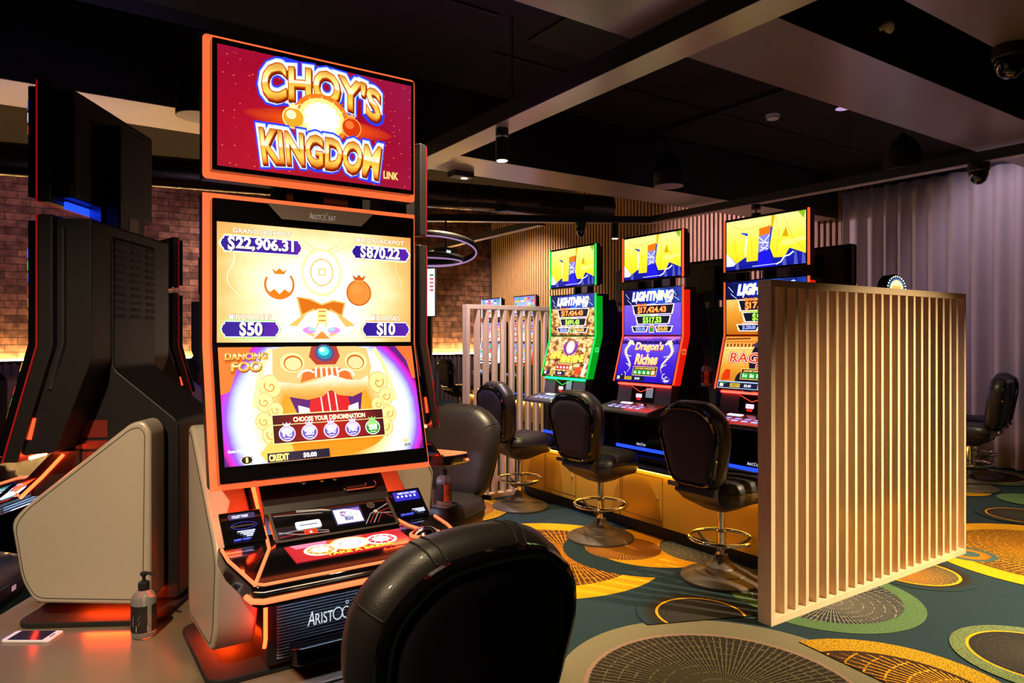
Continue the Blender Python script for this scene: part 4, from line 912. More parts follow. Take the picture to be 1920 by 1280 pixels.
def art_raging(cv):
    w, h = 0.308, 0.184
    cv.bg(-w, w, -h, h, BG_RAGE)
    for i in range(9): cv.rect(-0.29 + i * 0.03, -0.275 + i * 0.03, 0.11, 0.135, px((150, 60, 20), 1.0), 0.006)
    cv.line([(-0.30, 0.10), (0.0, 0.105), (0.3, 0.10)], 0.006, px((255, 236, 170), 1.3)); cv.line([(-0.30, 0.145), (0.3, 0.15)], 0.01, px((226, 120, 30), 1.1)); cv.line([(-0.30, 0.165), (-0.1, 0.17)], 0.01, px((120, 40, 20), 1.1))
    cv.ell(0.07, 0.02, 0.15, 0.17, px((24, 24, 44))); cv.ell(-0.05, -0.12, 0.12, 0.08, px((24, 24, 40))); cv.poly([(-0.08, 0.12), (-0.02, 0.16), (0.0, 0.10)], px((70, 60, 80))); cv.ell(0.02, 0.09, 0.012, 0.01, px((250, 60, 30), 1.2)); cv.poly([(0.16, 0.17), (0.22, 0.12), (0.19, 0.10)], px((240, 230, 210), 1.2))
    for off, c in ((0.09, px((150, 20, 10))), (0.055, px((255, 255, 240), 1.4)), (0.02, px((226, 60, 20), 1.2))): cv.text('RAGING', -0.24, 0.20, 0.0, 0.07, c, off, 0, None, 0.03)
    for off, c in ((0.09, px((150, 20, 10))), (0.055, px((255, 255, 240), 1.4)), (0.02, px((226, 60, 20), 1.2))): cv.text('BULL', -0.02, 0.20, -0.07, -0.01, c, off, 0, None, 0.03)
    cv.poly([(-0.28, -0.09), (-0.26, -0.05), (-0.22, -0.05), (-0.21, -0.12), (-0.28, -0.13)], px((226, 60, 10), 1.1))
    chooser(cv, -0.115, [(30, 190, 70)] * 5, 'CHOOSE YOUR DENOMINATION', -0.13, 0.16); cv.rect(-0.305, 0.305, -0.182, -0.132, px((180, 200, 230), 1.2)); credit(cv, (26, 32, 66)); cv.rect(-0.28, -0.23, -0.150, -0.138, px((40, 140, 60), 1.0), 0.004)
# ---- plain pictures for machines farther off: bands and blocks of colour without lettering
def art_plain(seed, w=0.306, h=0.168, base=((230, 236, 255), (120, 150, 255))):
    def f(cv):
        rr = random.Random(seed)
        cv.bg(-w, w, -h, h, screen_mat('plain_%d' % seed, [(0.0, base[0]), (1.0, base[1])], (0.5, 0.5), (1, 1), 'y', 0.2, 4, 1.2))
        for k in range(7):
            y = -h + 0.02 + k * (2 * h - 0.03) / 7
            for i in range(6):
                if rr.random() < 0.75: cv.rect(-w + 0.02 + i * 0.098, -w + 0.10 + i * 0.098, y, y + 0.034, px(rr.choice([(255, 190, 60), (250, 70, 50), (250, 250, 255), (60, 190, 90), (90, 90, 250), (255, 130, 190)]), 1.2), 0.004)
    return f
def shift_low(f, dy):
    def g(cv):
        cv.oy += dy; f(cv)
    return g
# ------------------------------------------------------------------ slot machines
def led_mats(nm, rgb, s):
    return em('led_' + nm, rgb, s, quiet=False)
LED_O = em('led_orange_frame', (255, 106, 56), 1.15, quiet=False)
LED_OL = em('led_orange_line', (255, 120, 72), 1.6, quiet=False)
LED_OV = em('led_orange_vertical', (255, 40, 14), 22.0, quiet=False)
LED_RD = em('led_dark_red', (170, 16, 18), 0.5, quiet=False)
LED_BV = em('led_blue_violet', (70, 50, 255), 16.0, quiet=False)
GLOW_G = em('glow_green', (10, 255, 90), 9.0, quiet=False)
GLOW_R = em('glow_red', (255, 40, 30), 12.0, quiet=False)
LED_G = em('led_green', (20, 255, 80), 1.6, quiet=False)
LED_GS = em('led_green_side', (0, 215, 40), 0.5, quiet=False)
LED_R = em('led_red', (255, 74, 40), 1.9, quiet=False)
LED_RS = em('led_red_side', (255, 30, 12), 0.7, quiet=False)
LED_B = em('led_blue', (24, 60, 255), 2.2, quiet=False)
LED_W = em('led_white', (190, 215, 255), 2.4, quiet=False)
LED_P = em('led_violet', (150, 70, 255), 2.0, quiet=False)
DIM = {   # heights above the base: top box, main box, break, bottom; panel offset
    'hub': dict(t0=1.392, t1=1.793, m1=1.352, br=0.923, bl=0.541, tilt=0.107, w=0.3235, off=0.04),
    'row': dict(t0=1.43, t1=1.80, m1=1.372, br=0.99, bl=0.615, tilt=0.105, w=0.324, off=0.018),
}
def housing(t, D, style, led, side, frame):
    w = D['w']; rx = math.atan2(D['tilt'], D['br'] - D['bl']); ln = math.hypot(D['tilt'], D['br'] - D['bl'])
    hub = style == 'hub'
    # ---- main display: dark box behind, glowing frame slab, black glass front
    box = MB().prism(round_poly([(0.05, D['m1'] - 0.01), (0.05, D['br']), (0.05 - D['tilt'], D['bl'] + 0.02), (0.13 - D['tilt'] * 0.8, D['bl'] + 0.03), (0.16, D['br'] - 0.05), (0.16, D['m1'] - 0.01)], 0.01), -w + 0.02, w - 0.02)
    main = box.build('main_display', M['black'], t, 0.006)
    if hub:
        fr = MB().prism([(0.0, D['m1']), (0.0, D['br']), (-D['tilt'], D['bl']), (0.045 - D['tilt'], D['bl'] - 0.012 + 0.012), (0.05, D['br']), (0.05, D['m1'])], -w, w)
        fr.build('bezel', M['black'], main, 0.006); g = MB().prism([(-0.004, D['m1']), (-0.004, D['br']), (-D['tilt'] - 0.004, D['bl']), (-D['tilt'] - 0.0005, D['bl']), (-0.0005, D['br']), (-0.0005, D['m1'])], -w, w); g.build('light_frame', frame, main)
    else:
        fr = MB().prism([(0.0, D['m1'] - 0.03), (0.0, D['br']), (-D['tilt'], D['bl']), (0.075 - D['tilt'], D['bl'] - 0.0), (0.075, D['br']), (0.075, D['m1'] - 0.03)], -w + 0.012, w - 0.012)
        fr.build('light_frame', side, main)
    # black glass panels
    o_ = D['off']
    pw = 0.305 if hub else w
    hi, lo = (D['m1'] - 0.018, D['br'] - 0.004) if hub else (D['m1'], D['br'])
    up = MB().box(-pw, pw, -o_, -0.001, lo + 0.003, hi); up.build('upper_panel', M['gloss'], main, 0.004)
    lowp = MB().box(-pw, pw, -o_, -0.001, -ln + (0.012 if hub else 0), -0.003)
    q = lowp.build('lower_panel', M['gloss'], main, 0.004); q.location = (0, 0, D['br']); q.rotation_euler = (-rx, 0, 0)
    if not hub:
        for s in (-1, 1):
            mb = MB().box(s * w - 0.006, s * w + 0.006, -o_ - 0.004, -o_ + 0.006, D['br'] + 0.004, D['m1'] - 0.006); mb.build('edge_light', led, main)
            mb = MB().box(s * w - 0.006, s * w + 0.006, -o_ - 0.004, -o_ + 0.006, -ln + 0.004, -0.002); e = mb.build('edge_light', led, main); e.location = (0, 0, D['br']); e.rotation_euler = (-rx, 0, 0)
    # ---- top display
    if D.get('notop'): return main, None, rx, ln
    tb = MB().box(-w + 0.03, w - 0.03, 0.04, 0.10, D['t0'] + 0.02, D['t1'] - 0.02)
    top = tb.build('top_display', M['black'], t, 0.01)
    if hub:
        MB().box(-w, w, 0.0, 0.045, D['t0'], D['t1']).build('bezel', M['black'], top, 0.006); MB().prism(rrect(-w, w, D['t0'], D['t1'], 0.012), -0.004, -0.0005, 'y').build('light_frame', frame, top)
        MB().box(-pw, pw, -o_, -0.001, D['t0'] + 0.018, D['t1'] - 0.018).build('panel', M['gloss'], top, 0.004)
    else:
        MB().box(-w, w, -o_, 0.04, D['t0'], D['t1']).build('panel', M['gloss'], top, 0.004)
        for s in (-1, 1):
            MB().box(s * w - 0.006, s * w + 0.006, -o_ - 0.004, -o_ + 0.006, D['t0'] + 0.006, D['t1'] - 0.006).build('edge_light', led, top)
    return main, top, rx, ln
def make_machine(style, label, led=None, side=None, art_top=None, art_main=None, art_low=None, deck_art=None, group=None, notop=False, name='slot_machine', glow=None, fine=True, gap=None, frame=None, ov=None, num=None):
    D = dict(DIM[style]); D['notop'] = notop; ov = ov or LED_OV
    hub = style == 'hub'
    t = thing(name, label, 'slot machine', group=group)
    led = led or LED_OL; side = side or LED_RS
    # ---- cabinet behind and below
    c = MB().prism(round_poly([(-0.03, 0.03), (-0.03, 0.40), (0.03, 0.52), (0.06, D['br']), (0.12, D['m1'] - 0.06), (0.165, D['m1'] - 0.04), (0.165, 0.84), (0.385, 0.655), (0.385, 0.03)], 0.02), -0.165, 0.165)
    cab = c.build('cabinet', M['dark'], t, 0.006)
    for cx in (-0.12, 0.0, 0.12):
        if not fine: continue
        v = MB()
        for k in range(11):
            z = 1.02 + k * 0.026
            v.slab((cx + 0.035, 0.1665, z), (cx - 0.035, 0.1665, z), (cx - 0.035, 0.1665, z + 0.011), (cx + 0.035, 0.1665, z + 0.011), 0.001)
        v.build('vent_slots', M['ink'], cab)
    sp_ = MB().box(-0.10, 0.10, 0.10, 0.155, D['m1'] - 0.10, (D['t1'] - 0.08) if not notop else D['m1'] + 0.02).build('mast', M['black'], t, 0.008)
    if not notop:
        MB().box(-0.075, -0.055, 0.06, 0.0995, D['m1'] - 0.02, D['t0'] + 0.05).build('bracket', M['steel'], sp_); MB().box(0.04, 0.12, 0.06, 0.0995, D['m1'] - 0.02, D['t0'] + 0.05).build('bracket', M['steel'], sp_)
        if fine: MB().box(-0.04, 0.03, 0.155, 0.1565, D['m1'] - 0.04, D['m1'] + 0.04).build('sticker', M['paper'], sp_)
    main, top, rx, ln = housing(t, D, style, led, side, frame or LED_O)
    if gap: MB().box(-0.26, 0.26, 0.05, 0.06, D['t0'] - 0.012, D['t0'] + 0.012).build('added_gap_glow', gap, top)  # added glowing bar, stands in for blue light seen through the gap
    # ---- plinth
    pl = MB(); pl.v = []; P = rrect(-0.322, 0.322, -0.075, 0.39, 0.05)
    pl.prism(P, 0.0, 0.018 if hub else 0.03, 'z'); pl.build('plinth', pbr('plinth_matt', (14, 13, 14), 0.8), t, 0.004)
    if hub:
        # silver side pods: flat flank, sloping shoulder, rounded toe
        prof = [(q_ - 0.05, r_) for q_, r_ in ((-0.045, 0.345), (-0.012, 0.15), (0.03, 0.076), (0.38, 0.06), (0.40, 0.09), (0.40, 0.64), (0.375, 0.674), (0.335, 0.666), (0.0, 0.395))]
        for s in (-1, 1):
            a, b_ = sorted((s * 0.19, s * 0.305))
            pod = MB().prism(round_poly(prof, 0.03), a, b_).build('side_pod', M['pod'], t, 0.012, seg=3)
            if fine:
                ins = round_poly([(q_ - 0.05, r_) for q_, r_ in ((-0.028, 0.335), (0.0, 0.16), (0.037, 0.094), (0.375, 0.08), (0.382, 0.63), (0.365, 0.652), (0.335, 0.645), (0.01, 0.385))], 0.03)
                g = MB(); g.tube([(s * 0.3055, p[0], p[1]) for p in ins], 0.0011, 6, True); g.build('panel_joint', M['ink'], pod)
        # compliance plates and marker lamp on the flank
        for s in (-1, 1):
            x_ = s * 0.1655
            if fine:
                pp = MB()
                for z0, z1 in ((0.60, 0.66), (0.56, 0.59), (0.515, 0.55)):
                    pp.box(min(x_, x_ + s * 0.002), max(x_, x_ + s * 0.002), 0.06, 0.145, z0, z1)
                pp.build('rating_plate', pbr('red_lit_plate', (150, 60, 50), 0.35, 0.6), cab)  # red light falling on the plates is put into their colour
        for s in (-1, 1):
            MB().tube([(s * 0.304, -0.035, 0.615), (s * 0.304, -0.02, 0.685)], 0.007, 8).build('marker_lamp', em('marker_red', (255, 60, 30), 3.0), main)
        # unseen strips added below the pods for an orange podium glow, pale trim down the display flank
        for s in (-1, 1):
            MB().box(s * 0.225 - 0.008, s * 0.225 + 0.008, 0.10, 0.30, 0.050, 0.056).build('underglow', em('underglow', (255, 62, 10), 120.0, quiet=False), t)
            MB().tube([(s * 0.306, 0.075, 1.31), (s * 0.306, 0.075, 0.93), (s * 0.306, 0.03, 0.78)], 0.007, 6).build('flank_trim', M['steel'], main)
        for s in (-1, 1):   # unseen tubes added to tint the pods like glow from the frame
            MB().tube([(s * 0.215, -0.035, D['bl'] + 0.012), (s * 0.30, -0.035, D['bl'] + 0.012)], 0.006, 6).build('added_wash', em('wash_orange', (255, 84, 40), 60.0, quiet=False) if ov is LED_OV else ov, main)
        # inner LED ribbon beside the belly and up the shoulder
        for s in (-1, 1):
            MB().tube([(s * 0.178, -0.085, 0.085), (s * 0.178, -0.098, 0.11), (s * 0.178, -0.098, 0.34)], 0.0055, 8).build('belly_light', ov, t)
            MB().tube([(s * 0.186, -0.135, 0.398), (s * 0.188, -0.06, 0.47), (s * 0.192, 0.01, 0.545)], 0.006, 8).build('shoulder_light', ov, t)
        # belly: fine louvre grille
        MB().box(-0.172, 0.172, -0.088, -0.03, 0.03, 0.37).build('belly_frame', M['black'], t, 0.004)
        g = MB(); z = 0.045
        while z < 0.355:
            g.prism([(-0.0885, z), (-0.0945, z + 0.0015), (-0.0945, z + 0.004), (-0.0885, z + 0.0055)], -0.145, 0.145); z += 0.0085
        gr = g.build('louvre_grille', pbr('louvre_metal', (150, 160, 172), 0.35, 0.7), t, 0, 0)
        cv = Canvas(); logo(cv, -0.06, 0.12, -0.026, 0.026, em('logo_white', (225, 235, 240), 0.8))
        cv.build('logo', gr, (0, -0.0955, 0.145))
        MB().box(-0.15, 0.15, -0.14, -0.128, 0.332, 0.338).build('grille_lamp', em('grille_lamp', (190, 220, 255), 80.0, quiet=False), t)
        MB().prism(rrect(-0.115, 0.115, -0.155, -0.08, 0.03), 0.032, 0.085, 'z').build('foot_rest', M['gloss'], t, 0.008)
        # deck
        dk = [(-0.315, -0.155), (-0.315, -0.255), (-0.29, -0.42), (-0.27, -0.435), (0.27, -0.435), (0.29, -0.42), (0.315, -0.255), (0.315, -0.155)]
        deck = MB(); n0 = 0
        def zt(y): return 0.375 + (y + 0.435) * 0.10
        k = len(dk); deck.v = [(x_, y_, zt(y_) - 0.05) for x_, y_ in dk] + [(x_, y_, zt(y_)) for x_, y_ in dk]
        deck.face(list(reversed(range(k)))); deck.face([k + i for i in range(k)])
        for i in range(k): deck.face((i, (i + 1) % k, k + (i + 1) % k, k + i))
        dko = deck.build('button_deck', M['gloss'], t, 0.006)
        edge = [(-0.308, -0.175), (-0.308, -0.255), (-0.284, -0.412), (-0.266, -0.426), (0.266, -0.426), (0.284, -0.412), (0.308, -0.255), (0.308, -0.175)]
        MB().tube([(x_, y_, zt(y_) + 0.001) for x_, y_ in edge], 0.0045, 8).build('edge_light', LED_OL, dko)
        MB().tube([(-0.292, -0.423, zt(-0.43) - 0.014)] + [(-0.27, -0.438, zt(-0.435) - 0.014), (0.27, -0.438, zt(-0.435) - 0.014), (0.292, -0.423, zt(-0.43) - 0.014)], 0.0045, 8).build('chrome_bumper', M['chrome'], dko)
        MB().tube([(-0.30, -0.40, zt(-0.4) - 0.03), (-0.292, -0.424, zt(-0.43) - 0.032), (-0.27, -0.439, zt(-0.435) - 0.032), (0.27, -0.439, zt(-0.435) - 0.032), (0.292, -0.424, zt(-0.43) - 0.032), (0.30, -0.40, zt(-0.4) - 0.03)], 0.007, 8).build('front_light', LED_OL, dko)
        for s in (-1, 1):
            MB().tube([(s * 0.186, -0.14, zt(-0.14) + 0.003), (s * 0.20, -0.22, zt(-0.22) + 0.002), (s * 0.285, -0.42, zt(-0.42) + 0.002)], 0.0045, 8).build('edge_light', LED_OL, dko)
        cv = Canvas(); (deck_art or deck_generic)(cv)
        o_ = cv.build('touch_strip', dko, (0, -0.34, zt(-0.34) + 0.0015), 0); o_.rotation_euler = (R(-90) + math.atan(0.10), 0, 0)
        b_ = MB().lathe([(0.0, 0.024), (0.014, 0.022), (0.026, 0.014), (0.032, 0.006)][::-1], 0, 0, 0, 24)
        pb = b_.build('play_button', M['chrome'], dko); pb.location = (0.212, -0.30, zt(-0.3)); pb.scale = (1.25, 1.0, 1.0)
        MB().lathe([(0.037, 0.0), (0.037, 0.006), (0.034, 0.007)], 0, 0, 0, 24).build('button_ring', LED_OL, pb)
        # card reader panel between deck and screen
        A, B_, C_, D_ = (-0.178, -0.205, 0.402), (0.178, -0.205, 0.402), (0.178, -0.115, 0.462), (-0.178, -0.115, 0.462)
        rp = MB().slab(A, B_, C_, D_, -0.01).build('reader_panel', M['gloss'], t, 0.002)
        an = math.atan2(0.06, 0.09); rxp = -(PI / 2 - an)
        fr = MB(); hgt = math.hypot(0.06, 0.09)
        for x0_, x1_, z0_, z1_ in ((-0.178, 0.178, 0, 0.006), (-0.178, -0.170, 0, hgt), (0.170, 0.178, 0, hgt)): fr.box(x0_, x1_, -0.004, 0.0, z0_, z1_)
        fo = fr.build('reader_frame', M['darkgrey'], rp); fo.location = (0, -0.205, 0.402); fo.rotation_euler = (rxp, 0, 0)
        cv = Canvas(); reader_art(cv); cv.build('reader_display', rp, (0, -0.2065, 0.4035), rxp)
        # ticket and note bezels in the wings
        for s in (-1, 1):
            x0_, x1_ = sorted((s * 0.19, s * 0.298))
            wn = MB().slab((x0_, -0.165, 0.408), (x1_, -0.165, 0.408), (x1_, -0.085, 0.475), (x0_, -0.085, 0.475), -0.012).build('ticket_bezel', M['gloss'], t, 0.003)
            cv = Canvas(); bezel_art(cv, s); cv.build('lit_slot', wn, ((x0_ + x1_) / 2, -0.167, 0.411), -(PI / 2 - math.atan2(0.067, 0.08)))
        # throat under the screen
        th = MB().prism([(-0.118, 0.462), (-0.03, 0.555), (0.06, 0.56), (0.06, 0.40), (-0.1, 0.40)], -0.186, 0.186).build('throat', M['black'], t, 0.003)
        for i, x_ in enumerate((-0.06, -0.005, 0.035)):
            mb = MB().lathe([(0.0, 0.005), (0.009, 0.004), (0.011, 0.0)][::-1], 0, 0, 0, 16)
            q = mb.build('key_lock', M['steel'] if i == 0 else pbr('brass', (190, 150, 60), 0.3, 0.9), th); q.location = (x_, -0.056, 0.530); q.rotation_euler = (R(43), 0, 0)
        mb = MB().prism(rrect(-0.052, 0.052, -0.016, 0.016, 0.015), 0, 0.006, 'z'); mb.box(-0.04, 0.02, -0.005, 0.005, 0.006, 0.009)
        q = mb.build('note_slot', M['chrome'], th, 0.002); q.location = (0.10, -0.085, 0.502); q.rotation_euler = (R(43), 0, 0)
    else:
        # older body: black sides, slim deck with lit keys, glass belly
        for s in (-1, 1):
            a, b_ = sorted((s * 0.19, s * 0.30))
            MB().prism(round_poly([(-0.06, 0.03), (-0.06, 0.40), (-0.03, 0.60), (0.10, 0.98), (0.14, 1.30), (0.24, 1.32), (0.33, 1.0), (0.40, 0.60), (0.40, 0.03)], 0.02), a, b_).build('side_panel', M['black'], t, 0.006)
        bl = MB().box(-0.29, 0.29, -0.13, -0.05, 0.03, 0.38).build('belly_glass', M['gloss'], t, 0.006)
        cv = Canvas(); logo(cv, -0.05, 0.05, 0.0, 0.026, px((220, 225, 255), 1.2))
        cv.build('logo', bl, (0.0, -0.1315, 0.135))
        for z0, z1, m_ in ((0.098, 0.122, LED_B), (0.034, 0.05, LED_B)):
            MB().box(-0.28, 0.28, -0.137, -0.13, z0, z1).build('belly_light', m_, bl)
        MB().prism([(-0.17, 0.03), (-0.17, 0.06), (-0.13, 0.07), (-0.13, 0.03)], -0.29, 0.29).build('kick_lip', M['black'], bl)
        dk = MB().prism(round_poly([(-0.36, 0.40), (-0.36, 0.425), (-0.16, 0.47), (-0.10, 0.47), (-0.10, 0.36)], 0.012), -0.29, 0.29).build('button_deck', pbr('deck_grey', (92, 88, 98), 0.25, 0.4), t, 0.006)
        cv = Canvas()
        for i in range(5):
            cv.rect(-0.20 + i * 0.075, -0.15 + i * 0.075, 0.05, 0.075, px((190, 190, 255), 1.1), 0.006); cv.rect(-0.20 + i * 0.075, -0.15 + i * 0.075, 0.088, 0.113, px((150, 160, 250), 0.9), 0.006)
        cv.rect(-0.16, -0.04, 0.15, 0.185, px((220, 225, 255), 2.2), 0.01); cv.ell(0.10, 0.16, 0.028, 0.028, M['chrome'])
        cv.build('lit_keys', dk, (0, -0.352, 0.4285), -(PI / 2 - math.atan2(0.045, 0.20)))
        rp = MB().prism([(-0.12, 0.46), (-0.095, 0.61), (0.0, 0.62), (0.0, 0.44)], -0.29, 0.29).build('reader_panel', pbr('deck_grey', (92, 88, 98), 0.25, 0.4), t, 0.004)
        cv = Canvas(); cv.rect(-0.13, 0.12, 0.01, 0.145, M['gloss']); cv.rect(-0.075, -0.01, 0.045, 0.075, px((255, 200, 240), 1.4), 0.005); cv.rect(-0.065, -0.02, 0.025, 0.042, px((230, 30, 30), 1.0))
        cv.rect(0.03, 0.105, 0.05, 0.125, px((150, 165, 185), 0.55)); cv.line([(-0.13, 0.13), (-0.03, 0.09), (0.12, 0.14)], 0.004, led)
        cv.build('reader_display', rp, (0, -0.1225, 0.462), -math.atan2(0.025, 0.15))
        MB().box(-0.28, 0.28, -0.115, -0.09, 0.600, 0.612).build('deck_light', glow or led, rp)
        if num:
            cv = Canvas(); cv.rect(-0.021, 0.021, -0.02, 0.02, px((255, 120, 70) if led is LED_R else (90, 255, 130), 1.0), 0.003); cv.text(num, -0.014, 0.014, -0.011, 0.011, px((90, 20, 10)) if led is LED_R else px((0, 110, 20)), 0.04)
            o_ = cv.build('number_badge', main, (D['w'] - 0.0115, 0.008, 0.87)); o_.rotation_euler = (0, 0, R(90))
    # ---- pictures
    zb = 1.0
    f = -D['off'] - 0.0012
    if top and art_top:
        cv = Canvas(*([0.9808, -0.014, 0.0] if hub else [1, 0, 0])); art_top(cv); cv.build('screen', top, (0, f, (1.5797 if hub else (D['t0'] + D['t1']) / 2)))
    if art_main:
        cv = Canvas(*([0.9808, -0.014, 0.0] if hub else [1, 0, 0])); art_main(cv); cv.build('upper_screen', main, (0, f, (1.1334 if hub else (D['m1'] + D['br']) / 2)))
    if art_low:
        cv = Canvas(*([0.9808, -0.014, 0.0] if hub else [1, 0, 0])); art_low(cv)
        o_ = cv.build('lower_screen', main, (0, 0, 0)); o_.rotation_euler = (-rx, 0, 0)
        q = Matrix.Rotation(-rx, 4, 'X') @ Vector((0, f, 0 if hub else -ln / 2)); o_.location = (q.x, q.y, D['br'] + q.z)
    return t
# ------------------------------------------------------------------ carousel of three machines on a low podium
HUBC = Vector((0.69, 2.709, 0)); HR = 0.629; ZB = 0.55
P = []
for k in range(3):
    a = R(-90 + 120 * k); n_ = Vector((math.cos(a), math.sin(a))); q = Vector((-n_.y, n_.x))
    for s in (-1, 1): P.append(tuple(Vector((HUBC.x, HUBC.y)) + n_ * 0.83 + q * s * 0.62))
pod_ = thing('podium', 'low brown laminate podium carrying the carousel with the orange framed machine', 'podium', (HUBC.x, HUBC.y, 0))
P = [(p[0] - HUBC.x, p[1] - HUBC.y) for p in P]
MB().prism(round_poly(P, 0.08), 0.50, ZB, 'z').build('top', M['podium'], pod_, 0.006)
MB().prism(round_poly([(p[0] * 0.95, p[1] * 0.95) for p in P], 0.08), 0.06, 0.50, 'z').build('body', M['kick'], pod_)
MB().prism(round_poly([(p[0] * 0.88, p[1] * 0.88) for p in P], 0.08), 0.0, 0.06, 'z').build('toe_kick', M['black'], pod_)

def hubpose(o, k):
    a = R(-90 + 120 * k); o.location = (HUBC.x + HR * math.cos(a), HUBC.y + HR * math.sin(a), ZB); o.rotation_euler = (0, 0, a + R(90))
big = make_machine('hub', 'large slot machine with orange light frame and CHOY\'S KINGDOM top screen', art_top=art_choy, art_main=art_jackpot, art_low=art_foo, deck_art=deck_choy, group='carousel slot machines')
hubpose(big, 0)
low = lambda f: shift_low(f, -0.178)
def hp(seed, dy=0.01):
    f = art_plain(seed, 0.285, 0.16)
    def g(cv):
        cv.ox += 0.014; cv.oy += dy; f(cv)
    return g
third = make_machine('hub', frame=LED_RD, label='slot machine mostly hidden behind the big orange framed one, facing away to the right', art_top=hp(1), art_main=hp(2, -0.03), art_low=low(hp(3)), group='carousel slot machines')
hubpose(third, 1)
left = make_machine('hub', gap=LED_B, frame=LED_RD, label='dark slot machine at the left seen from its flank with grey side pod', art_top=hp(4), art_main=hp(5, -0.03), art_low=low(hp(6)), group='carousel slot machines')
hubpose(left, 2)

# ------------------------------------------------------------------ gold base cabinets and the row of three machines
GX = 3.78; ZG = 0.50
def gold_unit(y0, y1, label, door=True):
    t = thing('base_cabinet', label, 'cabinet', (GX, (y0 + y1) / 2, 0), 0, 'gold base cabinets under the machine row')
    h = (y1 - y0) / 2 - 0.003
    MB().box(0, 0.665, -h, h, 0.10, ZG).build('body', M['gold'], t, 0.003)
    MB().box(0.04, 0.64, -h - 0.003, h + 0.003, 0.0, 0.10).build('toe_kick', M['kick'], t)
    MB().box(-0.035, 0.665, -h - 0.003, h + 0.003, ZG, ZG + 0.02).build('top', M['black'], t)
    MB().box(-0.028, -0.016, -h, h, ZG - 0.006, ZG - 0.0005).build('under_light', UNDER, t)
    if door:
        d0, d1 = h - 0.45, h - 0.02
        g = MB(); g.tube([(-0.001, d0, 0.14), (-0.001, d1, 0.14), (-0.001, d1, 0.46), (-0.001, d0, 0.46)], 0.0022, 6, True)
        dr = g.build('access_door', M['kick'], t)
        mb = MB().lathe([(0.0, 0.012), (0.010, 0.010), (0.013, 0.0)][::-1], 0, 0, 0, 16); q = mb.build('lock', M['chrome'], dr); q.location = (-0.001, d0 + 0.05, 0.30); q.rotation_euler = (0, R(-90), 0)
UNDER = em('under_lip_led', (255, 184, 60), 36.0, quiet=False)
gold_unit(5.08, 5.46, 'short gold base cabinet next to the farther slatted screen', False)
gold_unit(4.075, 5.08, 'gold base cabinet under the green lit machine')
gold_unit(3.07, 4.075, 'gold base cabinet under the red lit DRAGON\'S RICHES machine')
gold_unit(2.335, 3.07, 'gold base cabinet ending behind the large near slatted screen', False)
ROWX = 4.0; ZR = ZG + 0.02
row = []
drg = screen_mat('violet_plain', [(0, (90, 60, 226)), (1, (150, 110, 250))], (0.5, 0.5), (1, 1), 'y', 0.3, 4, 1.1)
for (y, lab, l1, l2, am, al) in (
    (4.93, 'green lit slot machine showing gold nuggets and MINE MINE MINE', LED_G, LED_GS, art_lightning(BG_MINE, '$17,424.43', '$691.43', '$50.00', '$10.00'), art_mine),
    (3.935, 'red lit slot machine showing DRAGON\'S RICHES on a violet screen', LED_R, LED_RS, art_lightning(drg, '$17,424.43', '$517.53', '$50.00', '$10.00'), art_dragon),
    (2.90, 'red lit slot machine with a bullring screen, half behind the near slatted screen', LED_R, LED_RS, art_lightning(BG_RAGE, '$17,424.43', '$517.53', '$1,250.00', '$10.00'), art_raging)):
    t = make_machine('row', lab, l1, l2, art_giant, am, al, glow=GLOW_G if l1 is LED_G else GLOW_R, num='35' if y > 4.5 else '36' if y > 3.5 else None, group='row of three lit slot machines')
    t.location = (ROWX, y, ZR); t.rotation_euler = (0, 0, R(-90)); row.append(t)
t = thing('rear_base', 'lower gold base behind the machine row', 'cabinet', (4.46, 3.9, 0))
MB().box(0, 0.9, -1.55, 1.55, 0.08, ZR - 0.12).build('body', M['gold'], t, 0.003); MB().box(0.04, 0.86, -1.5, 1.5, 0, 0.08).build('toe_kick', M['kick'], t); MB().box(0.915, 0.927, -1.5, 1.5, ZR - 0.15, ZR - 0.145).build('under_light', UNDER, t)
# their neighbours back to back on the same base
for i, (y, lab) in enumerate(((3.215, 'dark back of the slot machine behind the half hidden bullring machine'), (4.17, 'dark back of the slot machine behind the DRAGON\'S RICHES machine'), (5.115, 'dark back of the slot machine behind the green lit machine'))):
    if i == 0:
        b0 = make_machine('row', lab, M['gloss'], LED_B, art_plain(7), art_plain(8), art_plain(9), group='slot machines back to back with the row'); bk_ = b0
    else: bk_ = copy_tree(b0); bk_['label'] = lab
    bk_.location = (5.05, y, ZR - 0.12); bk_.rotation_euler = (0, 0, R(90))
# farther row seen through the farther slatted screen
for i, (y, lab, l1, l2) in enumerate(((9.83, 'small distant slot machine with red edges seen over the farther slatted screen', LED_R, LED_RS), (10.9, 'small distant slot machine with white edges seen through the farther slatted screen', LED_W, LED_W))):
    t = make_machine('row', lab, l1, l2, art_plain(11 + i), art_plain(13 + i, base=((250, 250, 255), (160, 140, 255))), art_plain(15 + i), group='distant slot machines', fine=False)
    t.location = (6.9, y, ZR - 0.1); t.rotation_euler = (0, 0, R(-90))
t = thing('machine_base', 'gold base under the two distant slot machines', 'cabinet', (6.75, 10.3, 0))
MB().box(0, 0.9, -1.2, 1.2, 0.08, ZR - 0.1).build('body', M['gold'], t); MB().box(0.04, 0.86, -1.16, 1.16, 0, 0.08).build('toe_kick', M['kick'], t); MB().box(-0.03, -0.02, -1.15, 1.15, ZR - 0.13, ZR - 0.12).build('under_light', UNDER, t)
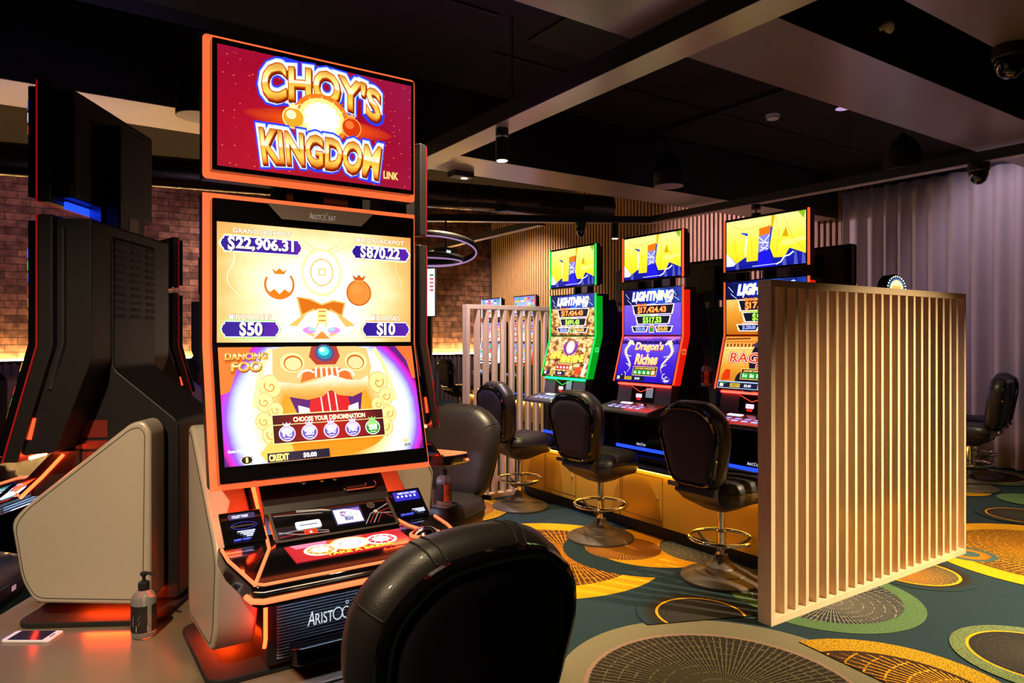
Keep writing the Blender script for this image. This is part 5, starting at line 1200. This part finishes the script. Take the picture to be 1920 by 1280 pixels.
# machines at the far left, beyond the carousel
t = make_machine('hub', 'distant slot machine left of the orange frame, dark back turned, blue flank light', LED_B, LED_B, hp(21), hp(22, -0.03), low(hp(23)), frame=LED_BV and LED_RD, ov=LED_BV, group='far left slot machines')
def cpt(xc, d): return (xc * 0.829 + d * 0.559, -xc * 0.559 + d * 0.829)
fx, fy = cpt(-2.88, 5.75); t.location = (fx, fy, 0.5); t.rotation_euler = (0, 0, R(-34 - 44 + 180 + 0)); far1 = t
t = copy_tree(far1); place(t, (*cpt(-2.95, 7.0), 0.5), R(-34 - 85 + 180), 'distant slot machine facing right, violet lit pod showing beside the orange frame')
t = copy_tree(far1); fx2, fy2 = cpt(-4.55, 5.6); place(t, (fx2, fy2, 0.5), R(-34 + 85 + 180), 'distant slot machine at the left picture edge behind the dark flank machine')
tp = cpt(-2.95, 7.0); t = thing('podium', 'second farther podium under the violet lit distant slot machine', 'podium', (*tp, 0), R(-34))
MB().prism(rrect(-0.55, 0.6, -0.45, 0.5, 0.15), 0.46, 0.5, 'z').build('top', M['podium'], t); MB().prism(rrect(-0.5, 0.55, -0.4, 0.45, 0.15), 0.0, 0.46, 'z').build('body', M['kick'], t)
t = thing('podium', 'farther podium under the distant far left slot machines', 'podium', ((fx + fx2) / 2, (fy + fy2) / 2, 0), R(-34))
MB().prism(rrect(-1.5, 1.4, -0.75, 0.62, 0.2), 0.46, 0.5, 'z').build('top', M['podium'], t); MB().prism(rrect(-1.4, 1.3, -0.65, 0.55, 0.2), 0.0, 0.46, 'z').build('body', M['kick'], t)
# machines beyond the near slatted screen with lit toppers
t1 = make_machine('row', 'slot machine behind the near slatted screen with a glowing curvy topper', LED_R, LED_RS, None, art_plain(31), art_plain(32), notop=True, group='slot machines with toppers'); t1.location = (7.03, 3.97, 0.33)
t2 = make_machine('row', 'slot machine behind the near slatted screen with a round bulb ringed topper', LED_B, LED_B, None, art_plain(33), art_plain(34), notop=True, group='slot machines with toppers'); t2.location = (7.80, 4.0, 0.3)
bs = thing('machine_base', 'low dark base under the two machines with toppers', 'cabinet', (7.3, 4.1, 0))
MB().box(-1.0, 1.0, -0.25, 0.5, 0.06, 0.3).build('body', M['gold'], bs); MB().box(-0.95, 0.95, -0.2, 0.45, 0, 0.06).build('toe_kick', M['kick'], bs); MB().box(-0.95, 0.95, -0.275, -0.265, 0.285, 0.295).build('under_light', UNDER, bs)
dr = MB(); dr.lathe([(0.0, 0.0), (0.15, 0.0), (0.165, 0.02), (0.165, 0.12), (0.15, 0.13), (0.0, 0.13)], 0, 0, 0, 36)
q = dr.build('topper', M['gloss'], t2, 0.004); q.location = (0, 0.10, 1.73); q.rotation_euler = (R(90), 0, R(-12))
cv = Canvas()
cv.ell(0, 0, 0.10, 0.10, px((255, 236, 170), 1.4)); cv.rect(-0.07, 0.07, -0.03, 0.035, px((250, 190, 90), 1.2), 0.01); cv.ring(0, 0, 0.115, 0.115, 0.006, px((90, 150, 255), 1.3))
for k in range(26): cv.ell(0.137 * math.cos(k * 2 * PI / 26), 0.137 * math.sin(k * 2 * PI / 26), 0.009, 0.009, px((235, 245, 255), 2.2), 10)
cv.build('dial', q, (0, 0, 0.133), R(-90))
MB().box(-0.05, 0.05, 0.06, 0.14, 1.35, 1.58).build('topper_stem', M['black'], t2)
cvp = [(-0.07, -0.14), (0.07, -0.14), (0.085, -0.06), (0.05, 0.0), (0.065, 0.07), (0.03, 0.12), (0.012, 0.12), (0.012, 0.21), (-0.012, 0.21), (-0.012, 0.12), (-0.04, 0.11), (-0.06, 0.06), (-0.045, 0.0), (-0.085, -0.07)]
q = MB().prism(round_poly(cvp, 0.02), 0.0, 0.05, 'y').build('topper', em('topper_amber', (255, 130, 50), 1.6), t1, 0.004); q.location = (0.02, 0.08, 1.66); q.rotation_euler = (0, 0, R(-10))
q2 = MB().prism(round_poly([(x * 0.72, y * 0.78 - 0.01) for x, y in cvp], 0.015), -0.004, 0.0, 'y').build('topper_face', em('topper_white', (255, 244, 214), 1.8), q)
MB().prism([(-0.012, 0.13), (0.012, 0.13), (0.012, 0.205), (-0.012, 0.205)], -0.005, -0.001, 'y').build('topper_neck', em('topper_cyan', (60, 220, 230), 1.4), q)
MB().box(-0.04, 0.04, 0.09, 0.14, 1.35, 1.53).build('topper_stem', M['black'], t1)

# ------------------------------------------------------------------ stools
def back_outline(e=0.0, n=9, top=0.24, bot=0.165, h=0.505):
    """rounded shield seen from behind, shrunk by e; (x, z)"""
    P = [(-bot, 0.0), (bot, 0.0), (top, h * 0.62), (top * 0.93, h * 0.83), (top * 0.55, h * 0.985), (0, h * 1.01), (-top * 0.55, h * 0.985), (-top * 0.93, h * 0.83), (-top, h * 0.62)]
    P = round_poly(P, 0.09, n)
    cx, cz = 0, h * 0.52
    out = []
    for x, z in P:
        d = math.hypot(x - cx, z - cz); k = (d - e) / d; out.append((cx + (x - cx) * k, cz + (z - cz) * k))
    return out
def make_stool(label, group):
    t = thing('casino_stool', label, 'stool', group=group)
    MB().lathe([(0.245, 0.0), (0.25, 0.006), (0.248, 0.016), (0.235, 0.026), (0.168, 0.050), (0.164, 0.056), (0.10, 0.078), (0.096, 0.084), (0.062, 0.104), (0.046, 0.125), (0.038, 0.15), (0.0, 0.15)], 0, 0, 0, 48).build('base', M['chairbase'], t, 0, 24)
    MB().lathe([(0.028, 0.14), (0.028, 0.30), (0.024, 0.302), (0.024, 0.49)], 0, 0, 0, 24).build('post', M['chrome'], t)
    rg = MB().tube([(0.195 * math.cos(2 * PI * i / 48), 0.195 * math.sin(2 * PI * i / 48), 0.255) for i in range(48)], 0.011, 12, True).build('foot_ring', M['chrome'], t)
    sp_ = MB().lathe([(0.04, 0.19), (0.045, 0.195), (0.045, 0.215), (0.03, 0.22), (0.0, 0.22)], 0, 0, 0, 20)
    for a in (60, 180, 300):
        ca_, sa = math.cos(R(a)), math.sin(R(a))
        sp_.tube([(ca_ * r_, sa * r_, z) for r_, z in ((0.035, 0.205), (0.08, 0.20), (0.13, 0.212), (0.17, 0.235), (0.188, 0.252))], [0.012, 0.011, 0.010, 0.009, 0.008], 8)
    sp_.build('spokes', M['chairbase'], rg)
    pan = MB(); pan.loft([[(x, y, z) for x, y in rrect(-w_, w_, -w_, w_, w_ * 0.5)] for w_, z in ((0.05, 0.425), (0.08, 0.435), (0.17, 0.485), (0.18, 0.50))])
    pn = pan.build('seat_pan', M['black'], t)
    # seat cushion
    lp = []
    for e, z in ((0.05, 0.488), (0.012, 0.498), (0.0, 0.54), (0.0, 0.59), (0.012, 0.625), (0.04, 0.643), (0.10, 0.648)):
        lp.append([(x, y, z + (0.012 * (y > 0.1) if z > 0.6 else 0)) for x, y in rrect(-0.225 + e, 0.225 - e, -0.20 + e, 0.235 - e, 0.11)])
    st = MB().loft(lp).build('seat', M['leather'], t, 0, 60)
    MB().tube([(x, y, 0.575) for x, y in rrect(-0.2275, 0.2275, -0.2025, 0.2375, 0.11)], 0.004, 6, True).build('seat_piping', M['seam'], st)
    MB().box(-0.05, -0.02, 0.2385, 0.2395, 0.545, 0.565).build('care_tag', M['white'], st)
    # backrest: padded cushion wrapped over a dark shell with a glossy rim
    tilt = R(-7)
    bk_ = thing('backrest', None, None, (0, -0.245, 0.60)); bk_.parent = t; bk_.rotation_euler = (tilt * -1, 0, 0)
    lp = []
    for e, y in ((0.045, -0.012), (0.012, -0.004), (-0.006, 0.018), (-0.012, 0.045), (-0.006, 0.078), (0.012, 0.10), (0.04, 0.113), (0.09, 0.118), (0.15, 0.114)):
        lp.append([(x, y, z) for x, z in back_outline(e)])
    cu = MB().loft(lp).build('cushion', M['leather'], bk_, 0, 60)
    # stitched seams over the padding
    def wrap(u):
        ring = []
        for e, y in ((0.012, -0.0045), (-0.0065, 0.018), (-0.0125, 0.045), (-0.0065, 0.078), (0.0115, 0.1005), (0.039, 0.114)):
            P = back_outline(e); a0 = None
            k = min(range(len(P)), key=lambda i: abs(math.atan2(P[i][1] - 0.2626, P[i][0]) - u)); ring.append((P[k][0], y, P[k][1]))
        return ring
    for u in (0.56, 1.18, 1.24, 1.93, 2.0, 2.56): MB().tube(wrap(u), 0.0022, 6).build('seam', M['seam'], cu)
    for x in (-0.065, 0.065):
        q = MB().lathe([(0.0, 0.004), (0.011, 0.003), (0.014, 0.0)][::-1], 0, 0, 0, 14).build('tuft_button', M['seam'], cu); q.location = (x, 0.117, 0.24); q.rotation_euler = (R(-90), 0, 0)
        MB().tube([(x, 0.1165, 0.44), (x, 0.1175, 0.25)], 0.0018, 6).build('seam', M['seam'], cu)
    MB().tube([(0.0, 0.1165, 0.45), (0.0, 0.1165, 0.08)], 0.0018, 6).build('seam', M['seam'], cu)

    sh = MB().loft([[(x, y, z) for x, z in back_outline(e)] for e, y in ((0.034, -0.006), (0.034, -0.024), (0.042, -0.032), (0.09, -0.036), (0.15, -0.037))]).build('back_shell', M['shellfab'], bk_, 0, 60)
    MB().tube([(x, -0.020, z) for x, z in back_outline(0.024)], 0.016, 10, True).build('shell_rim', M['gloss'], sh)
    MB().slab((-0.19, -0.262, 0.585), (-0.10, -0.262, 0.585), (-0.10, -0.262, 0.612), (-0.19, -0.262, 0.612), 0.012).build('hinge_plate', M['steel'], t)
    MB().prism([(-0.24, 0.60), (-0.255, 0.56), (-0.16, 0.49), (-0.10, 0.49), (-0.10, 0.54), (-0.18, 0.56), (-0.19, 0.62)], -0.15, 0.15).build('back_bracket', M['black'], t)
    return t
GS = 'black casino stools'
s0 = make_stool('large black stool in the foreground, its back turned, before the orange framed machine', GS)
place(s0, (0.685, 1.462, 0), R(5), s0['label'])
s0.scale = (1.05, 1.03, 1.0)
def stool(x, y, rz, lab):
    o_ = place(copy_tree(s0), (x, y, 0), rz, lab); o_.scale = (1, 1, 1); return o_
stool(3.50, 2.86, R(-90), 'black stool next to the near slatted screen, at the bullring machine')
stool(3.456, 3.94, R(-86), 'black stool in front of the red lit DRAGON\'S RICHES machine')
stool(3.50, 5.06, R(-92), 'black stool in front of the green lit machine, farthest of the row')
a = R(30); stool(HUBC.x + 1.24 * math.cos(a), HUBC.y + 1.24 * math.sin(a), a + R(90), 'grey lit stool turned this way with a tufted front, right of the orange framed machine')
a = R(150); stool(HUBC.x + 1.17 * math.cos(a), HUBC.y + 1.17 * math.sin(a), a + R(96), 'stool at the left picture edge with blue sheen on its seat')
stool(6.2, 10.9, R(-90), 'distant black stool by the ribbed wainscot behind the farther slatted screen')
stool(8.36, 3.42, R(35), 'black stool standing before the pale curtain at the right')
stool(7.62, 3.18, R(12), 'black stool mostly hidden behind the right edge of the near slatted screen')

# ------------------------------------------------------------------ slatted timber screens
def slat_screen(x0, x1, y, label, n):
    t = thing('slatted_screen', label, 'room divider', ((x0 + x1) / 2, y, 0), 0, 'slatted timber screens')
    h = (x1 - x0) / 2; d = 0.041
    f = MB(); f.box(-h, h, -d, d, 0.0, 0.04); f.box(-h, h, -d, d, 1.76, 1.80)
    f.box(-h, -h + 0.035, -d, d, 0.04, 1.76); f.box(h - 0.025, h, -d, d, 0.04, 1.76)
    f.build('frame', M['wood'], t, 0.002)
    s_ = MB()
    for i in range(n):
        x = -h + 0.035 + (2 * h - 0.06) * (i + 1) / (n + 1)
        s_.box(x - 0.0125, x + 0.0125, -d + 0.004, d - 0.004, 0.04, 1.76)
    s_.build('slats', M['wood'], t)
    return t
slat_screen(3.125, 5.30, 2.275, 'large pale timber slatted screen standing at the near end of the machine row', 21)
slat_screen(3.20, 5.38, 5.52, 'farther pale timber slatted screen behind the green lit machine', 21)

# ------------------------------------------------------------------ hand sanitiser bottles, phone
def bottle(label, loc, rz, orange):
    t = thing('sanitiser_bottle', label, 'bottle', loc, rz, 'hand sanitiser bottles')
    body = MB().lathe([(0.030, 0.0), (0.036, 0.004), (0.037, 0.012), (0.037, 0.118), (0.034, 0.130), (0.024, 0.142), (0.015, 0.148), (0.0145, 0.158)], 0, 0, 0, 32).build('bottle_body', M['glass'], t)
    lb = MB(); n = 40
    for i in range(n + 1):
        a = R(-170 + 340 * i / n)
        lb.v += [(0.0376 * math.cos(a), 0.0376 * math.sin(a), 0.022), (0.0376 * math.cos(a), 0.0376 * math.sin(a), 0.105)]
    for i in range(n):
        ang = -170 + 340 * (i + 0.5) / n
        lb.face((2 * i, 2 * i + 2, 2 * i + 3, 2 * i + 1), 1 if (orange and -100 < ang < -55) else 0)
    l_ = lb.build('label', [M['ink'], M['orange_label']], body)
    def curved(cv, name, a0):
        me_ = cv.build(name, l_)
        for v in me_.data.vertices:
            a = R(a0) + v.co.x / 0.038; r_ = 0.0378 - v.co.y * 0.3; z = v.co.z
            v.co = (r_ * math.cos(a), r_ * math.sin(a), z)
    cv = Canvas()
    if orange:
        V = lambda s, x, z0, z1: [cv.text(ch, x - 0.003, x + 0.003, z1 - (i + 1) * (z1 - z0) / len(s) + 0.001, z1 - i * (z1 - z0) / len(s) - 0.001, M['ink'], 0.03) for i, ch in enumerate(s)]
        V('HAND', -0.006, 0.045, 0.080); V('SANITISER', 0.007, 0.026, 0.101); curved(cv, 'printing', -77)
    else:
        for i in range(6): cv.rect(-0.012, 0.012 - (i % 3) * 0.003, 0.075 - i * 0.006, 0.0775 - i * 0.006, M['paper'])
        cv.rect(0.0, 0.034, 0.026, 0.044, M['paper'])
        for i in range(10): cv.rect(0.003 + i * 0.003, 0.004 + i * 0.003 + (i % 3) * 0.0005, 0.028, 0.043, M['ink'])
        curved(cv, 'printing', 120)
    MB().lathe([(0.017, 0.148), (0.017, 0.170), (0.012, 0.174), (0.006, 0.176), (0.0045, 0.195), (0.0, 0.195)], 0, 0, 0, 20).build('cap', M['black'], t)
    pm = MB().lathe([(0.007, 0.190), (0.011, 0.194), (0.011, 0.202), (0.0, 0.206)], 0, 0, 0, 16); pm.tube([(0, 0, 0.199), (-0.02, -0.01, 0.200), (-0.034, -0.018, 0.192)], [0.006, 0.005, 0.004], 8); pm.build('pump', M['black'], t)
    MB().tube([(0, 0, 0.02), (0, 0, 0.15)], 0.003, 8).build('dip_tube', M['white'], body)
    return t
bx, by = cpt(-1.172, 2.215)
bottle('clear sanitiser bottle with black label standing on the podium by the grey side pod', (bx, by, ZB), R(109), False)
def holder(loc, rz, lab):
    t = thing('bottle_holder', lab, 'holder', loc, rz, 'bottle holders'); MB().box(-0.04, 0.04, -0.04, 0.04, -0.006, -0.001).build('shelf', M['glass'], t); MB().box(-0.04, 0.04, 0.04, 0.045, -0.006, 0.09).build('back_plate', M['glass'], t)
    return t
# held on small clear shelves
bx2, by2 = cpt(-0.335, 3.43)
bottle('clear sanitiser bottle with black and orange HAND SANITISER label beside the grey tufted stool', (bx2, by2, 0.675), R(-18), True)
h1 = holder((bx2, by2, 0.675), R(30), 'small clear shelf under the orange labelled sanitiser bottle')
bottle('sanitiser bottle between the DRAGON\'S RICHES machine and the bullring machine', (4.02, 3.42, 1.145), R(-60), True)
h2 = holder((4.02, 3.42, 1.145), R(-90), 'small clear shelf between the DRAGON\'S RICHES and bullring machines')
MB().box(0.0, 0.04, 0.0455, 0.12, -0.006, 0.03).box(0.04, 0.217, 0.08, 0.12, -0.006, 0.03).build('arm', M['black'], h2)
px_, py_ = cpt(-1.515, 2.2)
t = thing('smartphone', 'white smartphone lying face up on the brown podium at the lower left', 'phone', (px_, py_, ZB), R(-34))
MB().prism(rrect(-0.076, 0.076, -0.038, 0.038, 0.01), 0.0, 0.008, 'z').build('case', M['white'], t, 0.002)
sc = MB().box(-0.058, 0.052, -0.034, 0.034, 0.0078, 0.0086).build('display', screen_mat('phone_glass', [(0.0, (20, 14, 60)), (0.5, (120, 20, 50)), (1.0, (190, 20, 30))], (0.5, 0.5), (1, 1), 'x', 0.1, 3, 0.35), t)
MB().box(0.060, 0.064, -0.012, 0.012, 0.0079, 0.0086).build('home_button', M['ink'], t)

# ------------------------------------------------------------------ lamps and fittings overhead
GLOW = em('lamp_glow', (255, 226, 176), 9.0, quiet=True); GLOWD = em('lamp_glow_dim', (206, 170, 230), 0.8)
def can_spot(x, y, z0, z1, r_, lab, glow, stem=True):
    t = thing('spotlight', lab, 'spotlight', (x, y, z0), 0, 'black ceiling spotlights')
    H = z0 - z1
    if stem:
        MB().lathe([(r_ * 1.0, -0.055), (r_ * 1.0, 0.0)], 0, 0, 0, 20).build('canopy', M['black'], t)
        MB().lathe([(0.008, -H + 0.16), (0.008, -0.05)], 0, 0, 0, 10).build('stem', M['black'], t)
    hb = min(H, 0.16)
    can = MB().lathe([(r_ * 0.82, -H), (r_, -H), (r_, -H + hb), (0.0, -H + hb)], 0, 0, 0, 24).build('can', M['black'], t)
    MB().lathe([(r_ * 0.80, -H - 0.003), (r_ * 0.80, -H - 0.001)], 0, 0, 0, 20).build('lens', glow, can)
    return t
can_spot(2.74, 4.19, 3.0, 2.77, 0.047, 'black spotlight on a stem under the long ceiling beam', GLOW)
can_spot(5.86, 3.46, ZC, ZC - 0.2, 0.075, 'black cylinder downlight on the dark ceiling', GLOWD, False)
def at(px0, py0, d):
    xc = (px0 - 960) / 1304 * d; x, y = cpt(xc, d); return x, y, 1.5 - (py0 - 632) / 1304 * d
can_spot(6.69, 4.98, 3.0, 2.74, 0.052, 'black spotlight hanging from the rail above the bullring machine', GLOW)
x, y, z = 6.25, 6.84, 3.0
can_spot(x, y, 3.0, 2.80, 0.05, 'black spotlight hanging from the rail between the green and red machines', GLOW)
t = thing('downlight', 'small square black downlight under the second cross beam', 'downlight', (3.40, 5.94, 3.12)); MB().box(-0.11, 0.11, -0.07, 0.07, -0.055, 0).build('housing', M['black'], t); MB().lathe([(0.035, -0.058), (0.035, -0.0555)], 0.04, 0, 0, 20).build('lens', em('lamp_glow_soft', (255, 224, 200), 2.0), t)
def bell(x, y, z0, z1, r_, lab):
    t = thing('pendant_lamp', lab, 'pendant lamp', (x, y, z0), 0, 'black bell pendants')
    H = z0 - z1; hb = 0.36
    MB().lathe([(0.004, -H + hb), (0.004, 0)], 0, 0, 0, 8).build('cord', M['chrome'], t)
    sh = MB().lathe([(r_ * 0.97, -H), (r_, -H), (r_, -H + 0.10), (r_ * 0.93, -H + 0.17), (r_ * 0.62, -H + 0.28), (r_ * 0.2, -H + 0.34), (0.02, -H + hb), (0.0, -H + hb)], 0, 0, 0, 36).build('shade', M['shell'], t, 0, 60)
    MB().lathe([(r_ * 0.95, -H - 0.003), (r_ * 0.95, -H - 0.001)], 0, 0, 0, 36).build('diffuser', pbr('lamp_diffuser', (128, 112, 130), 0.35), sh)
    return t
bell(5.36, 5.05, ZC, 3.06, 0.155, 'black bell pendant hanging on a cord above the red lit machine')
bell(7.08, 3.55, ZC, 3.16, 0.175, 'black bell pendant close to the ceiling left of the curtain')
bell(0.87, 5.05, ZC, 2.98, 0.145, 'black bell pendant behind the left edge of the orange top frame')
t = thing('smoke_detector', 'white round smoke detector on the dark ceiling', 'smoke detector', (*at(1449, 218, 6.95)[:2], ZC)); MB().lathe([(0.03, -0.05), (0.055, -0.045), (0.068, -0.02), (0.07, 0.0)], 0, 0, 0, 28).build('body', M['white'], t); MB().lathe([(0.062, -0.032), (0.0645, -0.027)], 0, 0, 0, 28).build('vent_ring', M['darkgrey'], t)
t = thing('motion_sensor', 'small white sensor on the dark side of the cross beam at the upper right', 'sensor', (4.06, 2.17, 3.307)); MB().lathe([(0.018, 0), (0.018, 0.03), (0.034, 0.035), (0.036, 0.06), (0.02, 0.075), (0.0, 0.078)], 0, 0, 0, 20).build('body', M['white'], t); t.rotation_euler = (R(90), 0, 0); MB().lathe([(0.012, 0.02), (0.028, 0.04), (0.018, 0.06), (0.0, 0.066)], 0.028, -0.012, 0, 16).build('lens', M['white'], t)
def dome(x, y, z, lab, r_=0.075):
    t = thing('dome_camera', lab, 'security camera', (x, y, z), 0, 'black dome cameras'); MB().lathe([(r_ * 1.05, 0), (r_ * 1.05, -0.06), (r_ * 0.95, -0.07)], 0, 0, 0, 24).build('mount', M['black'], t)
    MB().lathe([(r_ * 0.93, -0.065), (r_ * 0.92, -0.10), (r_ * 0.7, -0.15), (r_ * 0.35, -0.175), (0.0, -0.18)], 0, 0, 0, 24).build('dome', M['gloss'], t, 0, 60); return t
dome(4.47, 1.66, 3.12, 'black dome camera at the upper right picture corner', 0.085)
dome(6.71, 2.73, 3.0, 'black dome camera under the rail in front of the curtain', 0.08)
dome(5.86, 7.07, 3.0, 'black dome camera under the rail above the green lit machine', 0.07)
dome(6.72, 2.32, 3.0, 'dome camera under the rail at the right picture edge', 0.06)
# ring lights
def ringlamp(cx, cy, z, R_, tilt, lab):
    t = thing('ring_light', lab, 'ring lamp', (cx, cy, z), R(-34), 'hoop lamps')
    g = MB(); g.tube([(R_ * math.cos(2 * PI * i / 64), R_ * math.sin(2 * PI * i / 64), 0.03) for i in range(64)], 0.030, 8, True); h_ = g.build('hoop', M['shell'], t); h_.rotation_euler = (tilt, 0, 0)
    g = MB(); g.tube([(R_ * math.cos(2 * PI * i / 64), R_ * math.sin(2 * PI * i / 64), -0.002) for i in range(64)], 0.009, 8, True); g.build('diffuser', em('ring_glow', (190, 150, 206), 0.7), h_)
    wv = MB()
    for k in range(3):
        p = Matrix.Rotation(tilt, 3, 'X') @ Vector((R_ * math.cos(k * 2.09 + 0.5), R_ * math.sin(k * 2.09 + 0.5), 0.04)); wv.tube([p, (p.x, p.y, zc(cy) - z)], 0.002, 5)
    wv.build('wires', M['black'], t)
x, y, z = at(805, 472, 7.4); ringlamp(x, y, z, 0.50, R(-12), 'larger tilted hoop lamp right of the orange framed machine')
x, y, z = at(795, 490, 7.4); ringlamp(x, y, z - 0.0, 0.40, R(0), 'smaller level hoop lamp inside the tilted one')
x, y, z = at(836, 474, 9.0)
t = thing('projector', 'small black projector hanging behind the hoop lamps', 'projector', (x, y, z), R(20)); MB().box(-0.12, 0.12, -0.10, 0.10, -0.06, 0.06).build('body', M['black'], t, 0.01); MB().box(-0.10, -0.02, -0.102, -0.1, -0.03, 0.02).build('lens', px((190, 220, 255), 1.5), t); MB().tube([(0, 0, 0.06), (0, 0, 3.0 - z)], 0.012, 8).build('pole', M['black'], t)
# lit vertical sign before the brick wall
x, y, z = at(801, 548, 13.0)
t = thing('digital_sign', 'upright lit white sign with rows of small red characters, right of the orange framed machine', 'sign', (x, y, 0), R(-50))
MB().box(-0.17, 0.17, 0.0, 0.06, z - 0.46, z + 0.46).build('case', M['black'], t); cv = Canvas(); cv.rect(-0.155, 0.155, -0.44, 0.44, em('sign_white', (226, 240, 255), 1.8, quiet=False))
for i in range(5): cv.rect(0.05, 0.13, 0.30 - i * 0.07, 0.34 - i * 0.07, px((230, 120, 130), 0.9) if i else px((90, 160, 120), 0.9))
cv.build('display', t, (0, -0.002, z)); MB().box(-0.05, 0.05, 0.06, 0.14, 0.0, z + 0.2).build('stand', M['black'], t); MB().box(-0.28, 0.28, -0.15, 0.3, 0.0, 0.02).build('foot', M['black'], t)
# thin suspension rods in front of the beam
x, y, z = at(955, 196, 4.6)
t = thing('suspension_rod', 'thin black rod dropping to the long ceiling beam', 'rod', (2.66 + 0.04, 4.0, 3.12)); MB().tube([(0, 0, 0), (0, 0, ZC - 3.12)], 0.006, 8).build('rod', M['black'], t)
